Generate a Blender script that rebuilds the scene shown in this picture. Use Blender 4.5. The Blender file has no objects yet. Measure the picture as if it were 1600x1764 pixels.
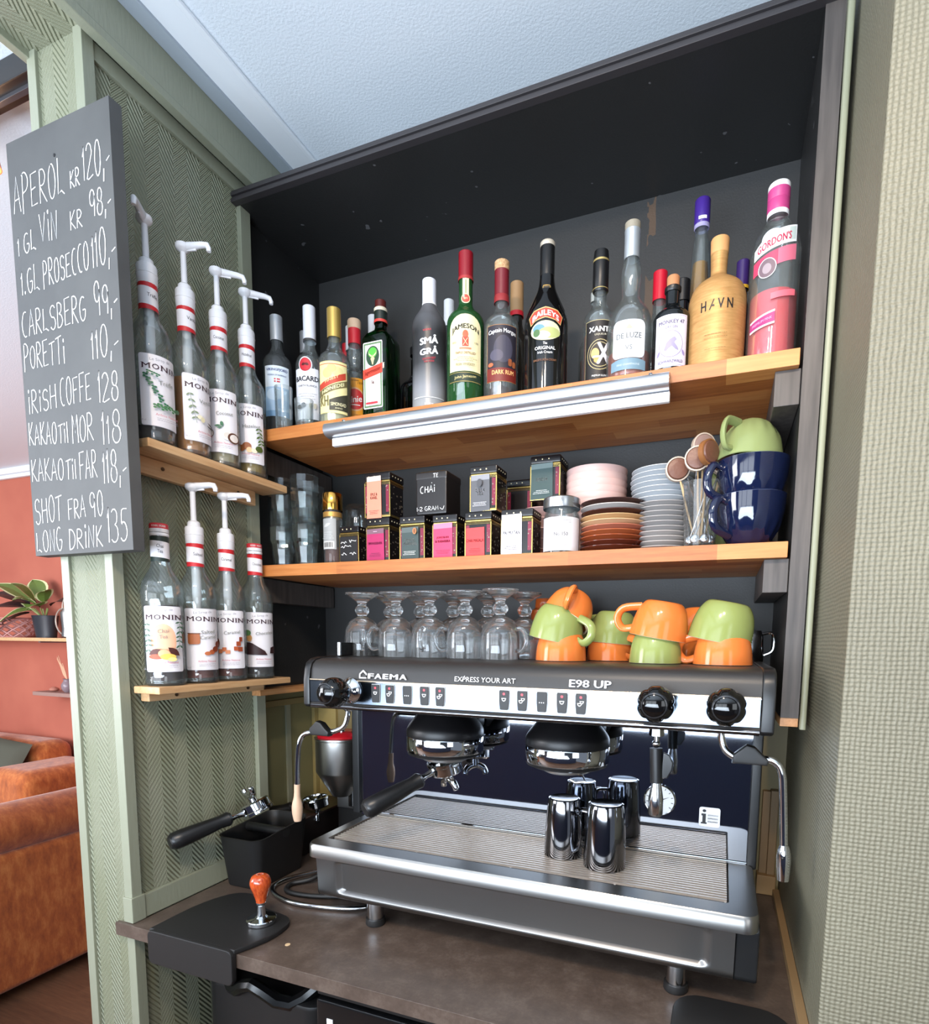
import bpy, bmesh, math, random
from mathutils import Vector, Matrix
RND = random.Random(11)
sc = bpy.context.scene
COL = sc.collection
PI = math.pi
# ---------------------------------------------------------------- camera
cam_d = bpy.data.cameras.new('camera'); cam = bpy.data.objects.new('camera', cam_d); COL.objects.link(cam)
CR = Vector((0.93165, 0.36326, 0.0111)); CU = Vector((-0.0491, 0.0955, 0.99422))
CR.normalize(); CU = (CU - CR*CU.dot(CR)).normalized(); CB = CR.cross(CU)
cam.matrix_world = Matrix(((CR.x,CU.x,CB.x,1.0981),(CR.y,CU.y,CB.y,-1.1095),(CR.z,CU.z,CB.z,0.5745),(0,0,0,1)))
cam_d.sensor_fit = 'HORIZONTAL'; cam_d.sensor_width = 36
cam_d.lens = 991.87/1600*36
cam_d.shift_x = (800-857.05)/1600; cam_d.shift_y = (1209.26-882)/1600
cam_d.clip_start = 0.01
sc.camera = cam
# ---------------------------------------------------------------- world, lights, exposure
sc.view_settings.view_transform = 'Standard'; sc.view_settings.look = 'None'
sc.view_settings.gamma = 1; sc.view_settings.use_curve_mapping = False
sc.view_settings.exposure = -0.2
sc.cycles.use_denoising = True
sc.cycles.max_bounces = 14; sc.cycles.transmission_bounces = 12; sc.cycles.transparent_max_bounces = 40
sc.cycles.glossy_bounces = 5; sc.cycles.diffuse_bounces = 4; sc.cycles.sample_clamp_indirect = 6
w = bpy.data.worlds.new('world'); sc.world = w; w.use_nodes = True
w.node_tree.nodes['Background'].inputs[0].default_value = (0.72, 0.82, 1.0, 1)
w.node_tree.nodes['Background'].inputs[1].default_value = 0.35
def lamp(name, kind, loc, energy, color, size=.3, size_y=None, target=None, spot=None, blend=.5):
    d = bpy.data.lights.new(name, kind); d.energy = energy; d.color = color
    if kind == 'AREA':
        d.size = size
        if size_y: d.shape = 'RECTANGLE'; d.size_y = size_y
    else: d.shadow_soft_size = size
    if spot: d.spot_size = math.radians(spot); d.spot_blend = blend
    o = bpy.data.objects.new(name, d); COL.objects.link(o); o.location = loc
    if target: o.rotation_euler = (Vector(target)-Vector(loc)).to_track_quat('-Z','Y').to_euler()
    return o
lamp('daylight_window', 'AREA', (-.4, -3.6, .72), 80, (.84,.92,1.0), 3.4, 1.5, (-.4,0,.72))
lamp('side_window', 'AREA', (2.9, -2.8, .8), 13, (.90,.95,1.0), 1.0, 1.3, (.4,0,.6))
lamp('ceiling_fill', 'AREA', (.4, -2.3, .35), 135, (.74,.86,1.0), 2.2, 1.0, (.4,-1.6,1.7))  # added fill light that lifts the ceiling; no lamp stands here
lamp('ceiling_spot', 'SPOT', (.78, -1.5, 1.66), 58, (1.0,.80,.60), .05, None, (.74,0,.45), 85, .7)
lamp('ceiling_spot', 'SPOT', (1.12, -1.3, 1.66), 46, (1.0,.80,.60), .05, None, (.92,-.1,.25), 85, .7)
lamp('lounge_ceiling_fill', 'AREA', (-2.4, -1.3, .2), 48, (.90,.92,1.0), 1.6, 1.0, (-2.6,.2,1.7))  # added fill, out of view, to brighten the lounge ceiling
lamp('lounge_daylight', 'AREA', (-3.4, -2.6, 1.0), 150, (.93,.95,1.0), 2.2, 1.3, (-2.6,1.4,.1))

# ---------------------------------------------------------------- materials
def srgb(h):
    h = h.lstrip('#'); o = []
    for i in (0,2,4):
        c = int(h[i:i+2],16)/255
        o.append(c/12.92 if c <= .04045 else ((c+.055)/1.055)**2.4)
    return (*o, 1)
_MC = {}
def mat(hexc, rough=.5, metal=0, spec=.5, coat=0, emit=0, name=None):
    k = (hexc, rough, metal, spec, coat, emit)
    if k in _MC: return _MC[k]
    m = bpy.data.materials.new(name or 'mat_'+hexc.lstrip('#')); m.use_nodes = True
    b = m.node_tree.nodes['Principled BSDF']; i = b.inputs
    i['Base Color'].default_value = srgb(hexc); i['Roughness'].default_value = rough
    i['Metallic'].default_value = metal; i['Specular IOR Level'].default_value = spec
    i['Coat Weight'].default_value = coat; i['Coat Roughness'].default_value = .06
    if emit: i['Emission Color'].default_value = srgb(hexc); i['Emission Strength'].default_value = emit
    _MC[k] = m; return m
class NT:
    def __init__(s, m): s.t = m.node_tree; s.b = s.t.nodes['Principled BSDF']
    def n(s, typ, **kw):
        x = s.t.nodes.new(typ)
        for k, v in kw.items():
            if k[0] == '_': x.inputs[k[1:].replace('_',' ')].default_value = v
            else: setattr(x, k, v)
        return x
    def l(s, a, b): s.t.links.new(a, b)
    def math(s, op, a, b=None, c=None):
        x = s.t.nodes.new('ShaderNodeMath'); x.operation = op
        for i, v in enumerate((a, b, c)):
            if v is None: continue
            if isinstance(v, (int, float)): x.inputs[i].default_value = v
            else: s.l(v, x.inputs[i])
        return x.outputs[0]
    def ramp(s, fac, stops):
        x = s.t.nodes.new('ShaderNodeValToRGB'); e = x.color_ramp.elements
        while len(e) < len(stops): e.new(.5)
        for el, (p, c) in zip(e, stops): el.position = p; el.color = srgb(c)
        s.l(fac, x.inputs[0]); return x.outputs[0]
    def noise(s, vec, scale, detail=4, rough=.55):
        x = s.n('ShaderNodeTexNoise'); x.inputs['Scale'].default_value = scale
        x.inputs['Detail'].default_value = detail; x.inputs['Roughness'].default_value = rough
        s.l(vec, x.inputs['Vector']); return x.outputs[0]
    def bump(s, h, dist, strength=1):
        x = s.n('ShaderNodeBump'); x.inputs['Distance'].default_value = dist; x.inputs['Strength'].default_value = strength
        s.l(h, x.inputs['Height']); s.l(x.outputs[0], s.b.inputs['Normal'])
    def pos(s): return s.n('ShaderNodeNewGeometry').outputs['Position']
    def xyz(s, v):
        x = s.n('ShaderNodeSeparateXYZ'); s.l(v, x.inputs[0]); return x.outputs
    def scale(s, v, sc_):
        x = s.n('ShaderNodeVectorMath', operation='MULTIPLY'); s.l(v, x.inputs[0]); x.inputs[1].default_value = sc_; return x.outputs[0]
def pm(name, rough=.5, color='#808080', **kw):
    m = bpy.data.materials.new(name); m.use_nodes = True; t = NT(m)
    t.b.inputs['Roughness'].default_value = rough; t.b.inputs['Base Color'].default_value = srgb(color)
    for k, v in kw.items(): t.b.inputs[k].default_value = v
    return m, t
GREEN = '#8f927f'
def herringbone(axis, name, col=GREEN):
    m, t = pm(name, .42)
    p = t.pos(); o = t.xyz(p); h = o[axis]; z = t.math('ADD', o[2], o[1-axis])
    P = .064
    tri = t.math('PINGPONG', h, P/2)                    # 0..P/2
    s = t.math('MULTIPLY_ADD', tri, 1.35, z)
    wob = t.math('MULTIPLY', t.noise(p, 25, 2), .004)
    s = t.math('ADD', s, wob)
    sn = t.math('SINE', t.math('MULTIPLY', s, 2*PI/.0125))
    fine = t.math('SINE', t.math('MULTIPLY', s, 2*PI/.0045))
    col_ = t.math('FRACT', t.math('MULTIPLY', h, 1/P))
    half = t.math('GREATER_THAN', col_, .5)
    hh = t.math('ADD', t.math('MULTIPLY', sn, t.math('SUBTRACT', 1, t.math('MULTIPLY', half, .72))), t.math('MULTIPLY', t.math('MULTIPLY', fine, half), .3))
    gr = t.math('MULTIPLY', t.noise(p, 500, 2), .5)
    t.bump(t.math('ADD', hh, gr), .0013, 1)
    c = t.ramp(t.noise(p, 3.5, 3), [(.35, '#85886f'), (.65, '#91937e')])
    t.l(c, t.b.inputs['Base Color']); return m
M_HX = herringbone(0, 'herringbone wallpaper'); M_HY = herringbone(1, 'herringbone wallpaper side')
M_TRIM, t = pm('green painted wood', .38, GREEN)
t.bump(t.noise(t.scale(t.pos(), (60,60,8)), 3, 3), .0008, .5)
def burlap():
    m, t = pm('burlap wallpaper', .5)
    p = t.pos(); o = t.xyz(p)
    h = t.math('ADD', o[0], o[1])
    wz = t.math('ADD', o[2], t.math('MULTIPLY', t.noise(p, 30, 2), .004))
    wh = t.math('ADD', h, t.math('MULTIPLY', t.noise(p, 26, 2), .004))
    a = t.math('SINE', t.math('MULTIPLY', wz, 2*PI/.0058)); b = t.math('SINE', t.math('MULTIPLY', wh, 2*PI/.0062))
    t.bump(t.math('ADD', t.math('MULTIPLY', t.math('ADD', a, b), .36), t.math('MULTIPLY', t.noise(p, 210, 3), 1.6)), .0011, .8)
    t.l(t.ramp(t.noise(p, 2.5, 3), [(.3, '#74705f'), (.7, '#7f7b68')]), t.b.inputs['Base Color']); return m
M_BUR = burlap()
M_CEIL, t = pm('ceiling paint', .7, '#dde5ec')
t.bump(t.noise(t.pos(), 190, 3), .0012, .6)
M_CTRIM = mat('#e6ebf0', .5)
M_RED, t = pm('terracotta wall', .75, '#a85440')
t.l(t.ramp(t.noise(t.pos(), 2.2, 3), [(.3,'#ab5c4a'),(.7,'#b96a55')]), t.b.inputs['Base Color'])
M_BLACK, t = pm('black painted wood', .42, '#1d1d1f')
p_ = t.pos(); sp = t.noise(p_, 34, 2, .4)
chip = t.math('GREATER_THAN', sp, .74)
mx = t.n('ShaderNodeMix', data_type='RGBA'); t.l(chip, mx.inputs[0]); mx.inputs[6].default_value = srgb('#242424'); mx.inputs[7].default_value = srgb('#5a5a5c'); t.l(mx.outputs[2], t.b.inputs['Base Color'])
t.bump(t.noise(t.scale(p_, (1,1,1)), 220, 2), .0006, .5)
M_BACKP, t = pm('dark grey painted back board', .5, '#3a3a3b')
pp = t.pos(); o = t.xyz(pp)
st = t.math('LESS_THAN', t.math('ABSOLUTE', t.math('SUBTRACT', t.math('ADD', o[0], t.math('MULTIPLY', t.noise(pp, 9, 3), .012)), .909)), .0095)
mx = t.n('ShaderNodeMix', data_type='RGBA'); t.l(t.math('MULTIPLY', st, t.math('MULTIPLY', t.math('GREATER_THAN', t.noise(pp, 11, 3), .47), t.math('GREATER_THAN', o[2], 1.06))), mx.inputs[0]); mx.inputs[6].default_value = srgb('#363636'); mx.inputs[7].default_value = srgb('#5a483a'); t.l(mx.outputs[2], t.b.inputs['Base Color'])
t.bump(t.noise(pp, 260, 2), .0005, .5)
M_EDGE, t = pm('worn brown black board edge', .5, '#4a4543')
t.l(t.ramp(t.noise(t.scale(t.pos(), (40,40,3)), 2, 3), [(.3,'#413c3a'),(.75,'#5d5652')]), t.b.inputs['Base Color'])
def wood(name, stops, staves=True, axis=0, rough=.42, sx=.27, sy=.042):
    m, t = pm(name, rough)
    p = t.pos(); o = t.xyz(p)
    g = t.scale(p, (3, 42, 42) if axis == 0 else (42, 3, 42))
    gr = t.noise(g, 3.2, 5, .6)
    if staves:
        a, b = (o[0], o[1]) if axis == 0 else (o[1], o[0])
        row = t.math('FLOOR', t.math('MULTIPLY', b, 1/sy))
        cell = t.math('FLOOR', t.math('ADD', t.math('MULTIPLY', a, 1/sx), t.math('MULTIPLY', row, .37)))
        cv = t.n('ShaderNodeCombineXYZ'); t.l(row, cv.inputs[0]); t.l(cell, cv.inputs[1])
        wn = t.n('ShaderNodeTexWhiteNoise', noise_dimensions='3D'); t.l(cv.outputs[0], wn.inputs['Vector'])
        gr = t.math('ADD', t.math('MULTIPLY', gr, .6), t.math('MULTIPLY', wn.outputs[0], .42))
    t.l(t.ramp(gr, stops), t.b.inputs['Base Color'])
    t.bump(gr, .0004, .4); return m
M_OAK = wood('oak butcher block', [(.2,'#8a4c24'),(.5,'#b66f38'),(.8,'#cc8c50')])
M_PINE = wood('pale beech board', [(.2,'#b98a5e'),(.5,'#cfa577'),(.8,'#dcb88c')], False, 1)
M_RAW = wood('raw pine', [(.2,'#a0683c'),(.5,'#c08a58'),(.8,'#cf9c6c')], False, 1)
M_TAN = mat('#8d7250', .5)
M_FLOOR = wood('floor planks', [(.2,'#5c4030'),(.5,'#7d5a42'),(.8,'#96705a')], True, 0, .45, 1.2, .12)
M_CTR, t = pm('dark stone laminate', .33)
pp = t.pos()
nz = t.math('ADD', t.math('MULTIPLY', t.noise(pp, 22, 8, .68), .75), t.math('MULTIPLY', t.noise(pp, 160, 3), .25))
t.l(t.ramp(nz, [(.3,'#443932'),(.5,'#54473f'),(.7,'#685b52')]), t.b.inputs['Base Color'])
t.bump(t.noise(pp, 300, 3), .0003, .5)
M_CHR = mat('#d5d7da', .06, 1); M_CHR2 = mat('#c9cbce', .16, 1); M_SS = mat('#c2c0bc', .30, 1); M_DCH = mat('#77777a', .12, 1)
M_MIR = mat('#a6abb4', .035, 1)
M_BP = mat('#141415', .35); M_BPM = mat('#1b1a1a', .5); M_BGL = mat('#0b0a0a', .07, 0, .6)
M_HEAD, t = pm('matt black metal', .42, '#2a2827'); t.bump(t.noise(t.pos(), 700, 2), .0002, .5)
M_WPL = mat('#e8e8ec', .35); M_PAPER = mat('#e9e6e8', .5); M_WHITE = mat('#ecebea', .4); M_INK = mat('#2a2226', .5)
M_VEL, t = pm('rust velvet', .8, '#b8602a')
t.l(t.ramp(t.noise(t.scale(t.pos(), (8,8,3)), 3.5, 6, .7), [(.3,'#8e4316'),(.5,'#b45e24'),(.7,'#d08040')]), t.b.inputs['Base Color'])
t.b.inputs['Sheen Weight'].default_value = .3; t.bump(t.noise(t.pos(), 30, 4), .003, .3)
M_CORK, t = pm('cork', .8, '#c09a6e'); t.l(t.ramp(t.noise(t.pos(), 260, 3), [(.35,'#a67e54'),(.65,'#cda880')]), t.b.inputs['Base Color'])
def thin_glass(name, tint='#fafcfc', edge='#dde2e1', refl=.45, haze=.028):
    """Thin-walled glass: clear face-on, greyer and shinier at grazing angles."""
    m = bpy.data.materials.new(name); m.use_nodes = True; t = m.node_tree; t.nodes.clear()
    n = t.nodes.new; L = t.links.new
    out = n('ShaderNodeOutputMaterial'); mix = n('ShaderNodeMixShader'); tr = n('ShaderNodeBsdfTransparent'); gl = n('ShaderNodeBsdfGlossy')
    gl.inputs['Roughness'].default_value = .03; lw = n('ShaderNodeLayerWeight'); lw.inputs[0].default_value = .25
    cm = n('ShaderNodeMix'); cm.data_type = 'RGBA'; cm.inputs[6].default_value = srgb(tint); cm.inputs[7].default_value = srgb(edge)
    L(lw.outputs['Facing'], cm.inputs[0]); L(cm.outputs[2], tr.inputs[0])
    mp = n('ShaderNodeMath'); mp.operation = 'MULTIPLY_ADD'; mp.inputs[1].default_value = refl; mp.inputs[2].default_value = .035
    L(lw.outputs['Fresnel'], mp.inputs[0]); L(mp.outputs[0], mix.inputs[0])
    df = n('ShaderNodeBsdfDiffuse'); hz = n('ShaderNodeMixShader'); hz.inputs[0].default_value = haze; df.inputs[0].default_value = srgb(tint if haze > .2 else edge)  # diffuse haze stands in for light refracted through glass and liquid
    L(tr.outputs[0], hz.inputs[1]); L(df.outputs[0], hz.inputs[2]); L(hz.outputs[0], mix.inputs[1]); L(gl.outputs[0], mix.inputs[2]); L(mix.outputs[0], out.inputs[0])
    return m
G_CLR = thin_glass('clear bottle glass', haze=.045); G_TUM = thin_glass('clear tumbler glass', haze=.008); G_SMK = thin_glass('frosted grey glass', '#7d8284', '#3b3f40', .5, .25)
G_GRN = thin_glass('green bottle glass', '#3c7a42', '#1d5a28', .5, .30); G_BRN = thin_glass('amber glass', '#c87830', '#6b2f0c', .7)
def real_glass(name, col='#ffffff', rough=0, ior=1.46):
    m = bpy.data.materials.new(name); m.use_nodes = True; b = m.node_tree.nodes['Principled BSDF'].inputs
    b['Base Color'].default_value = srgb(col); b['Roughness'].default_value = rough; b['IOR'].default_value = ior; b['Transmission Weight'].default_value = 1
    return m
G_REAL = real_glass('pressed clear glass', '#f8fafb', .0)
G_REAL.node_tree.nodes['Principled BSDF'].inputs['Transmission Weight'].default_value = .97; G_AMB = real_glass('amber glass solid', '#c9651e')
def liquid(col, rough=.04, tr=.55):
    return thin_glass('liquid', col, col, .3, .6)
# ---------------------------------------------------------------- mesh builder
class MB:
    def __init__(s): s.v = []; s.f = []; s.fm = []; s.mats = []; s.bev = False
    def mi(s, m):
        if m not in s.mats: s.mats.append(m)
        return s.mats.index(m)
    def add(s, vs, fs, m, M=None):
        k = len(s.v); i = s.mi(m)
        s.v += [tuple(M @ Vector(v)) for v in vs] if M else [tuple(v) for v in vs]
        for f in fs: s.f.append([a+k for a in f]); s.fm.append(i)
        return s
    def box(s, a, b, m, bev=0, M=None, seg=2):
        a, b = [min(p,q) for p,q in zip(a,b)], [max(p,q) for p,q in zip(a,b)]
        if not bev:
            vs = [(x,y,z) for z in (a[2],b[2]) for y in (a[1],b[1]) for x in (a[0],b[0])]
            return s.add(vs, [(0,2,3,1),(4,5,7,6),(0,1,5,4),(2,6,7,3),(0,4,6,2),(1,3,7,5)], m, M)
        s.bev = True; bm = bmesh.new(); bmesh.ops.create_cube(bm, size=1)
        for v in bm.verts: v.co = Vector([(a[i]+b[i])/2 + v.co[i]*(b[i]-a[i]) for i in range(3)])
        bmesh.ops.bevel(bm, geom=bm.edges[:], offset=min(bev, .49*min(b[i]-a[i] for i in range(3))), segments=seg, affect='EDGES', profile=.5)
        return s.bm(bm, m, M)
    def bm(s, bm, m, M=None):
        bm.verts.ensure_lookup_table(); bm.verts.index_update()
        s.add([v.co[:] for v in bm.verts], [[v.index for v in f.verts] for f in bm.faces], m, M); bm.free(); return s
    def lathe(s, prof, m, c=(0,0,0), seg=32, M=None, mats=None, sx=1, sy=1):
        vs = []; fs = []; ring = []
        for r, z in prof:
            if r < 1e-6: ring.append([len(vs)]); vs.append((c[0], c[1], c[2]+z))
            else:
                k = len(vs); ring.append(list(range(k, k+seg)))
                for j in range(seg):
                    a = 2*PI*j/seg; vs.append((c[0]+r*math.cos(a)*sx, c[1]+r*math.sin(a)*sy, c[2]+z))
        k0 = len(s.v)
        s.v += [tuple(M @ Vector(v)) for v in vs] if M else vs
        for q in range(len(prof)-1):
            A, B = ring[q], ring[q+1]; i = s.mi(mats[q] if mats else m)
            for j in range(seg):
                j2 = (j+1) % seg
                if len(A) == 1 and len(B) == 1: continue
                if len(A) == 1: f = [A[0], B[j2], B[j]]
                elif len(B) == 1: f = [A[j], A[j2], B[0]]
                else: f = [A[j], A[j2], B[j2], B[j]]
                s.f.append([a+k0 for a in f]); s.fm.append(i)
        return s
    def tube(s, pts, r, m, seg=10, M=None, caps=True, flat=1):
        pts = [Vector(p) for p in pts]; n = len(pts)
        rr = r if isinstance(r, (list,tuple)) else [r]*n
        T = [(pts[min(i+1,n-1)]-pts[max(i-1,0)]).normalized() for i in range(n)]
        u = T[0].orthogonal().normalized(); vs = []; fs = []
        for i in range(n):
            u = (u - T[i]*u.dot(T[i])).normalized(); w_ = T[i].cross(u)
            for j in range(seg):
                a = 2*PI*j/seg; vs.append(pts[i] + (u*math.cos(a) + w_*math.sin(a)*flat)*rr[i])
        for i in range(n-1):
            for j in range(seg):
                j2 = (j+1)%seg; fs.append((i*seg+j, i*seg+j2, (i+1)*seg+j2, (i+1)*seg+j))
        if caps: fs.append(tuple(range(seg-1,-1,-1))); fs.append(tuple((n-1)*seg+j for j in range(seg)))
        return s.add([v[:] for v in vs], fs, m, M)
    def prism(s, poly, h0, h1, m, M=None, bev=0, cap=True):
        """poly in local xy, extruded along local z."""
        n = len(poly)
        if bev:
            s.bev = True; bm = bmesh.new(); vv = [bm.verts.new((x,y,h0)) for x,y in poly]; f = bm.faces.new(vv)
            e = bmesh.ops.extrude_face_region(bm, geom=[f]); bmesh.ops.translate(bm, verts=[g for g in e['geom'] if isinstance(g, bmesh.types.BMVert)], vec=(0,0,h1-h0))
            bm.normal_update(); bmesh.ops.recalc_face_normals(bm, faces=bm.faces[:])
            ed = [x for x in bm.edges if abs(x.verts[0].co.z-x.verts[1].co.z) < 1e-7]
            bmesh.ops.bevel(bm, geom=ed, offset=bev, segments=2, affect='EDGES', profile=.5)
            return s.bm(bm, m, M)
        vs = [(x,y,h0) for x,y in poly]+[(x,y,h1) for x,y in poly]
        fs = [(i,(i+1)%n,n+(i+1)%n,n+i) for i in range(n)]
        if cap: fs += [tuple(range(n-1,-1,-1)), tuple(range(n,2*n))]
        return s.add(vs, fs, m, M)
    def ball(s, c, r, m, sx=1, sy=1, sz=1, seg=16, M=None):
        pr = [(r*math.sin(PI*i/(seg//2)), -r*math.cos(PI*i/(seg//2))*sz) for i in range(seg//2+1)]
        pr[0] = (0, pr[0][1]); pr[-1] = (0, pr[-1][1])
        return s.lathe(pr, m, c, seg, M, sx=sx, sy=sy)
    def build(s, name, parent=None, smooth=40, loc=None):
        me = bpy.data.meshes.new(name); me.from_pydata(s.v, [], s.f)
        for m in s.mats: me.materials.append(m)
        me.polygons.foreach_set('material_index', s.fm)
        if smooth: me.polygons.foreach_set('use_smooth', [True]*len(s.f))
        bm = bmesh.new(); bm.from_mesh(me); bmesh.ops.recalc_face_normals(bm, faces=bm.faces[:]); bm.to_mesh(me); bm.free()
        if smooth: me.set_sharp_from_angle(angle=math.radians(smooth))
        me.update()
        o = bpy.data.objects.new(name, me); COL.objects.link(o)
        if s.bev and smooth:
            wn = o.modifiers.new('weighted normals', 'WEIGHTED_NORMAL'); wn.weight = 100; wn.keep_sharp = True
        if parent: o.parent = parent
        if loc: o.location = loc
        return o
def rrect(x0, y0, x1, y1, r, n=5):
    out = []
    for cx, cy, a0 in ((x1-r,y1-r,0),(x0+r,y1-r,90),(x0+r,y0+r,180),(x1-r,y0+r,270)):
        for i in range(n+1):
            a = math.radians(a0+90*i/n); out.append((cx+r*math.cos(a), cy+r*math.sin(a)))
    return out
def catmull(P, k=6):
    P = [Vector(p) for p in P]; out = []
    for i in range(len(P)-1):
        p0, p1, p2, p3 = P[max(i-1,0)], P[i], P[i+1], P[min(i+2,len(P)-1)]
        for j in range(k):
            t = j/k; out.append(.5*((2*p1)+(p2-p0)*t+(2*p0-5*p1+4*p2-p3)*t*t+(3*p1-p0-3*p2+p3)*t**3))
    out.append(P[-1]); return out
def smooth_prof(pr, k=4):
    q = catmull([(a,b,0) for a,b in pr], k); return [(max(v.x,0), v.y) for v in q]
MX = Matrix(((0,0,1,0),(1,0,0,0),(0,1,0,0),(0,0,0,1)))      # local (x,y,z) -> world (y,z,x): prism profile in yz, along x
MY = Matrix(((1,0,0,0),(0,0,-1,0),(0,1,0,0),(0,0,0,1)))     # local (x,y,z) -> world (x,-z,y): face towards -y
def T(x,y,z): return Matrix.Translation((x,y,z))
def RZ(a): return Matrix.Rotation(a, 4, 'Z')
def RX(a): return Matrix.Rotation(a, 4, 'X')
def RY(a): return Matrix.Rotation(a, 4, 'Y')
def thing(name, label, cat, loc=(0,0,0), rz=0, group=None):
    o = bpy.data.objects.new(name, None); COL.objects.link(o); o.empty_display_size = .02
    o.location = loc; o.rotation_euler = (0,0,rz); return tag(o, label, cat, group)
def tag(o, label, cat, group=None):
    o['label'] = label; o['category'] = cat
    if group: o['group'] = group
    return o
def struct(o): o['kind'] = 'structure'; return o
_tree_children = {}
def dup(root, loc, rz=None, label=None):
    r = root.copy(); COL.objects.link(r); r.location = loc
    if rz is not None: r.rotation_euler = (root.rotation_euler.x, root.rotation_euler.y, rz)
    if label: r['label'] = label
    for ch in list(root.children):
        c = ch.copy(); COL.objects.link(c); c.parent = r
        for g in list(ch.children):
            d = g.copy(); COL.objects.link(d); d.parent = c
    return r
# ---------------------------------------------------------------- flat print (labels): 2D items bent on a cylinder or laid on a plane
_TXT = {}
def text2d(s, bold=0):
    k = (s, bold)
    if k in _TXT: return _TXT[k]
    c = bpy.data.curves.new('t', 'FONT'); c.body = s; c.size = 1; c.resolution_u = 2; c.offset = 0
    o = bpy.data.objects.new('t', c); me = bpy.data.meshes.new_from_object(o)
    vs = [v.co.copy() for v in me.vertices]; fs = [tuple(p.vertices) for p in me.polygons]
    bpy.data.objects.remove(o); bpy.data.curves.remove(c); bpy.data.meshes.remove(me)
    if bold:      # heavier weight: the same outline repeated a hair apart
        v0, f0 = list(vs), list(fs)
        for dx, dy in ((1,0),(-1,0),(0,.6),(0,-.6)):
            k_ = len(vs); vs += [Vector((v.x+dx*bold, v.y+dy*bold, 0)) for v in v0]; fs += [tuple(a+k_ for a in f) for f in f0]
    x0 = min(v.x for v in vs); x1 = max(v.x for v in vs); y0 = min(v.y for v in vs); y1 = max(v.y for v in vs)
    r = ([((v.x-x0)/(x1-x0+1e-9), (v.y-y0)/(y1-y0+1e-9)) for v in vs], fs); _TXT[k] = r; return r
def items(lst):
    """expand to (layer, verts2d, faces, mat)"""
    out = []
    for i, it in enumerate(lst):
        k = it[0]
        if k == 'r': _, x0,y0,x1,y1,m = it; out.append((i, [(x0,y0),(x1,y0),(x1,y1),(x0,y1)], [(0,1,2,3)], m))
        elif k == 'rr': _, x0,y0,x1,y1,r,m = it; P = rrect(x0,y0,x1,y1,r,3); out.append((i, P, [tuple(range(len(P)))], m))
        elif k == 'e': _, cx,cy,rx,ry,m = it; P = [(cx+rx*math.cos(2*PI*j/24), cy+ry*math.sin(2*PI*j/24)) for j in range(24)]; out.append((i, P, [tuple(range(24))], m))
        elif k == 'p': _, P, m = it; out.append((i, list(P), [tuple(range(len(P)))], m))
        elif k == 't':
            _, s, cx, cy, w_, h, m = it[:7]; b = it[7] if len(it) > 7 else 0; sh = it[8] if len(it) > 8 else 0; arc = it[9] if len(it) > 9 else 0
            vs, fs = text2d(s, b)
            out.append((i, [(cx+(u-.5)*w_, cy+(v-.5)*h+sh*(u-.5)*w_-arc*(2*u-1)**2) for u,v in vs], fs, m))
    return out
def decal(mb, lst, R=None, phi=0, z0=0, M=None, off=.0003, step=.00012, cell=.006):
    """R: bend round local z axis, facing -y at phi=0. Otherwise a plane via M (local xy, z out)."""
    for lay, vs, fs, m in items(lst):
        d = off + step*lay
        if R is None: mb.add([(x,y,d) for x,y in vs], fs, m, M); continue
        xs = [v[0] for v in vs]
        if max(xs)-min(xs) > cell*1.5:
            bm = bmesh.new(); bv = [bm.verts.new((x,y,0)) for x,y in vs]
            for f in fs:
                try: bm.faces.new([bv[a] for a in f])
                except ValueError: pass
            x = math.floor(min(xs)/cell)*cell+cell
            big = max(max(vs[a][0] for a in f)-min(vs[a][0] for a in f) for f in fs) > cell*1.5
            while big and x < max(xs):
                bmesh.ops.bisect_plane(bm, geom=bm.verts[:]+bm.edges[:]+bm.faces[:], plane_co=(x,0,0), plane_no=(1,0,0)); x += cell
            bm.verts.ensure_lookup_table(); bm.verts.index_update()
            vs = [(v.co.x, v.co.y) for v in bm.verts]; fs = [[v.index for v in f.verts] for f in bm.faces]; bm.free()
        rr = R + d
        mb.add([(rr*math.sin(phi+x/R), -rr*math.cos(phi+x/R), z0+y) for x,y in vs], fs, m, M)
    return mb
def lines(x0, x1, y, n, dy, m, h=.0009, seed=1):
    r = random.Random(seed); out = []
    for i in range(n):
        cx = (x0+x1)/2; hw = (x1-x0)/2*(.6+.4*r.random()); x = cx-hw
        while x < cx+hw:
            l = .0015+.004*r.random(); out.append(('r', x, y-i*dy-h/2, min(x+l,cx+hw), y-i*dy+h/2, m)); x += l+.0009
    return out
# ================================================================= THE SETTING
FZ = -.9; CZ = 1.70
struct(MB().box((-6.2,-4.4,FZ-.05),(3.4,1.6,FZ), M_FLOOR).build('floor', None, 0))
struct(MB().box((-6.2,-4.4,CZ),(3.4,1.6,CZ+.05), M_CEIL).build('ceiling', None, 0))
struct(MB().box((-6.2,1.5,FZ),(-.125,1.6,CZ), M_RED).build('wall_far', None, 0))
M_NAVY = mat('#6a6c70', .7)
struct(MB().box((-6.2,-4.4,FZ),(3.4,-4.3,CZ), M_NAVY).build('wall_behind', None, 0))
for i, x in enumerate((-2.05,-.95,.15,1.28)):
    struct(MB().box((x-.035,-3.58,-.06),(x+.035,-3.50,1.50), M_CTRIM, .004).build('reflection_bar_%d' % (i+1)))  # unseen frame bars, added to break up the daylight panel's reflection
struct(MB().box((-2.1,-3.58,.60),(1.3,-3.52,.64), M_CTRIM, .004).build('reflection_bar_5')); struct(MB().box((-2.1,-3.62,-.12),(1.35,-3.45,-.05), M_CTRIM, .004).build('reflection_bar_6'))
oblk = thing('reflection_block','dark navy block behind the camera, added to darken reflections','counter',(.4,-2.5,FZ))  # unseen block added so the splash panel mirrors something dark
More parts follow.
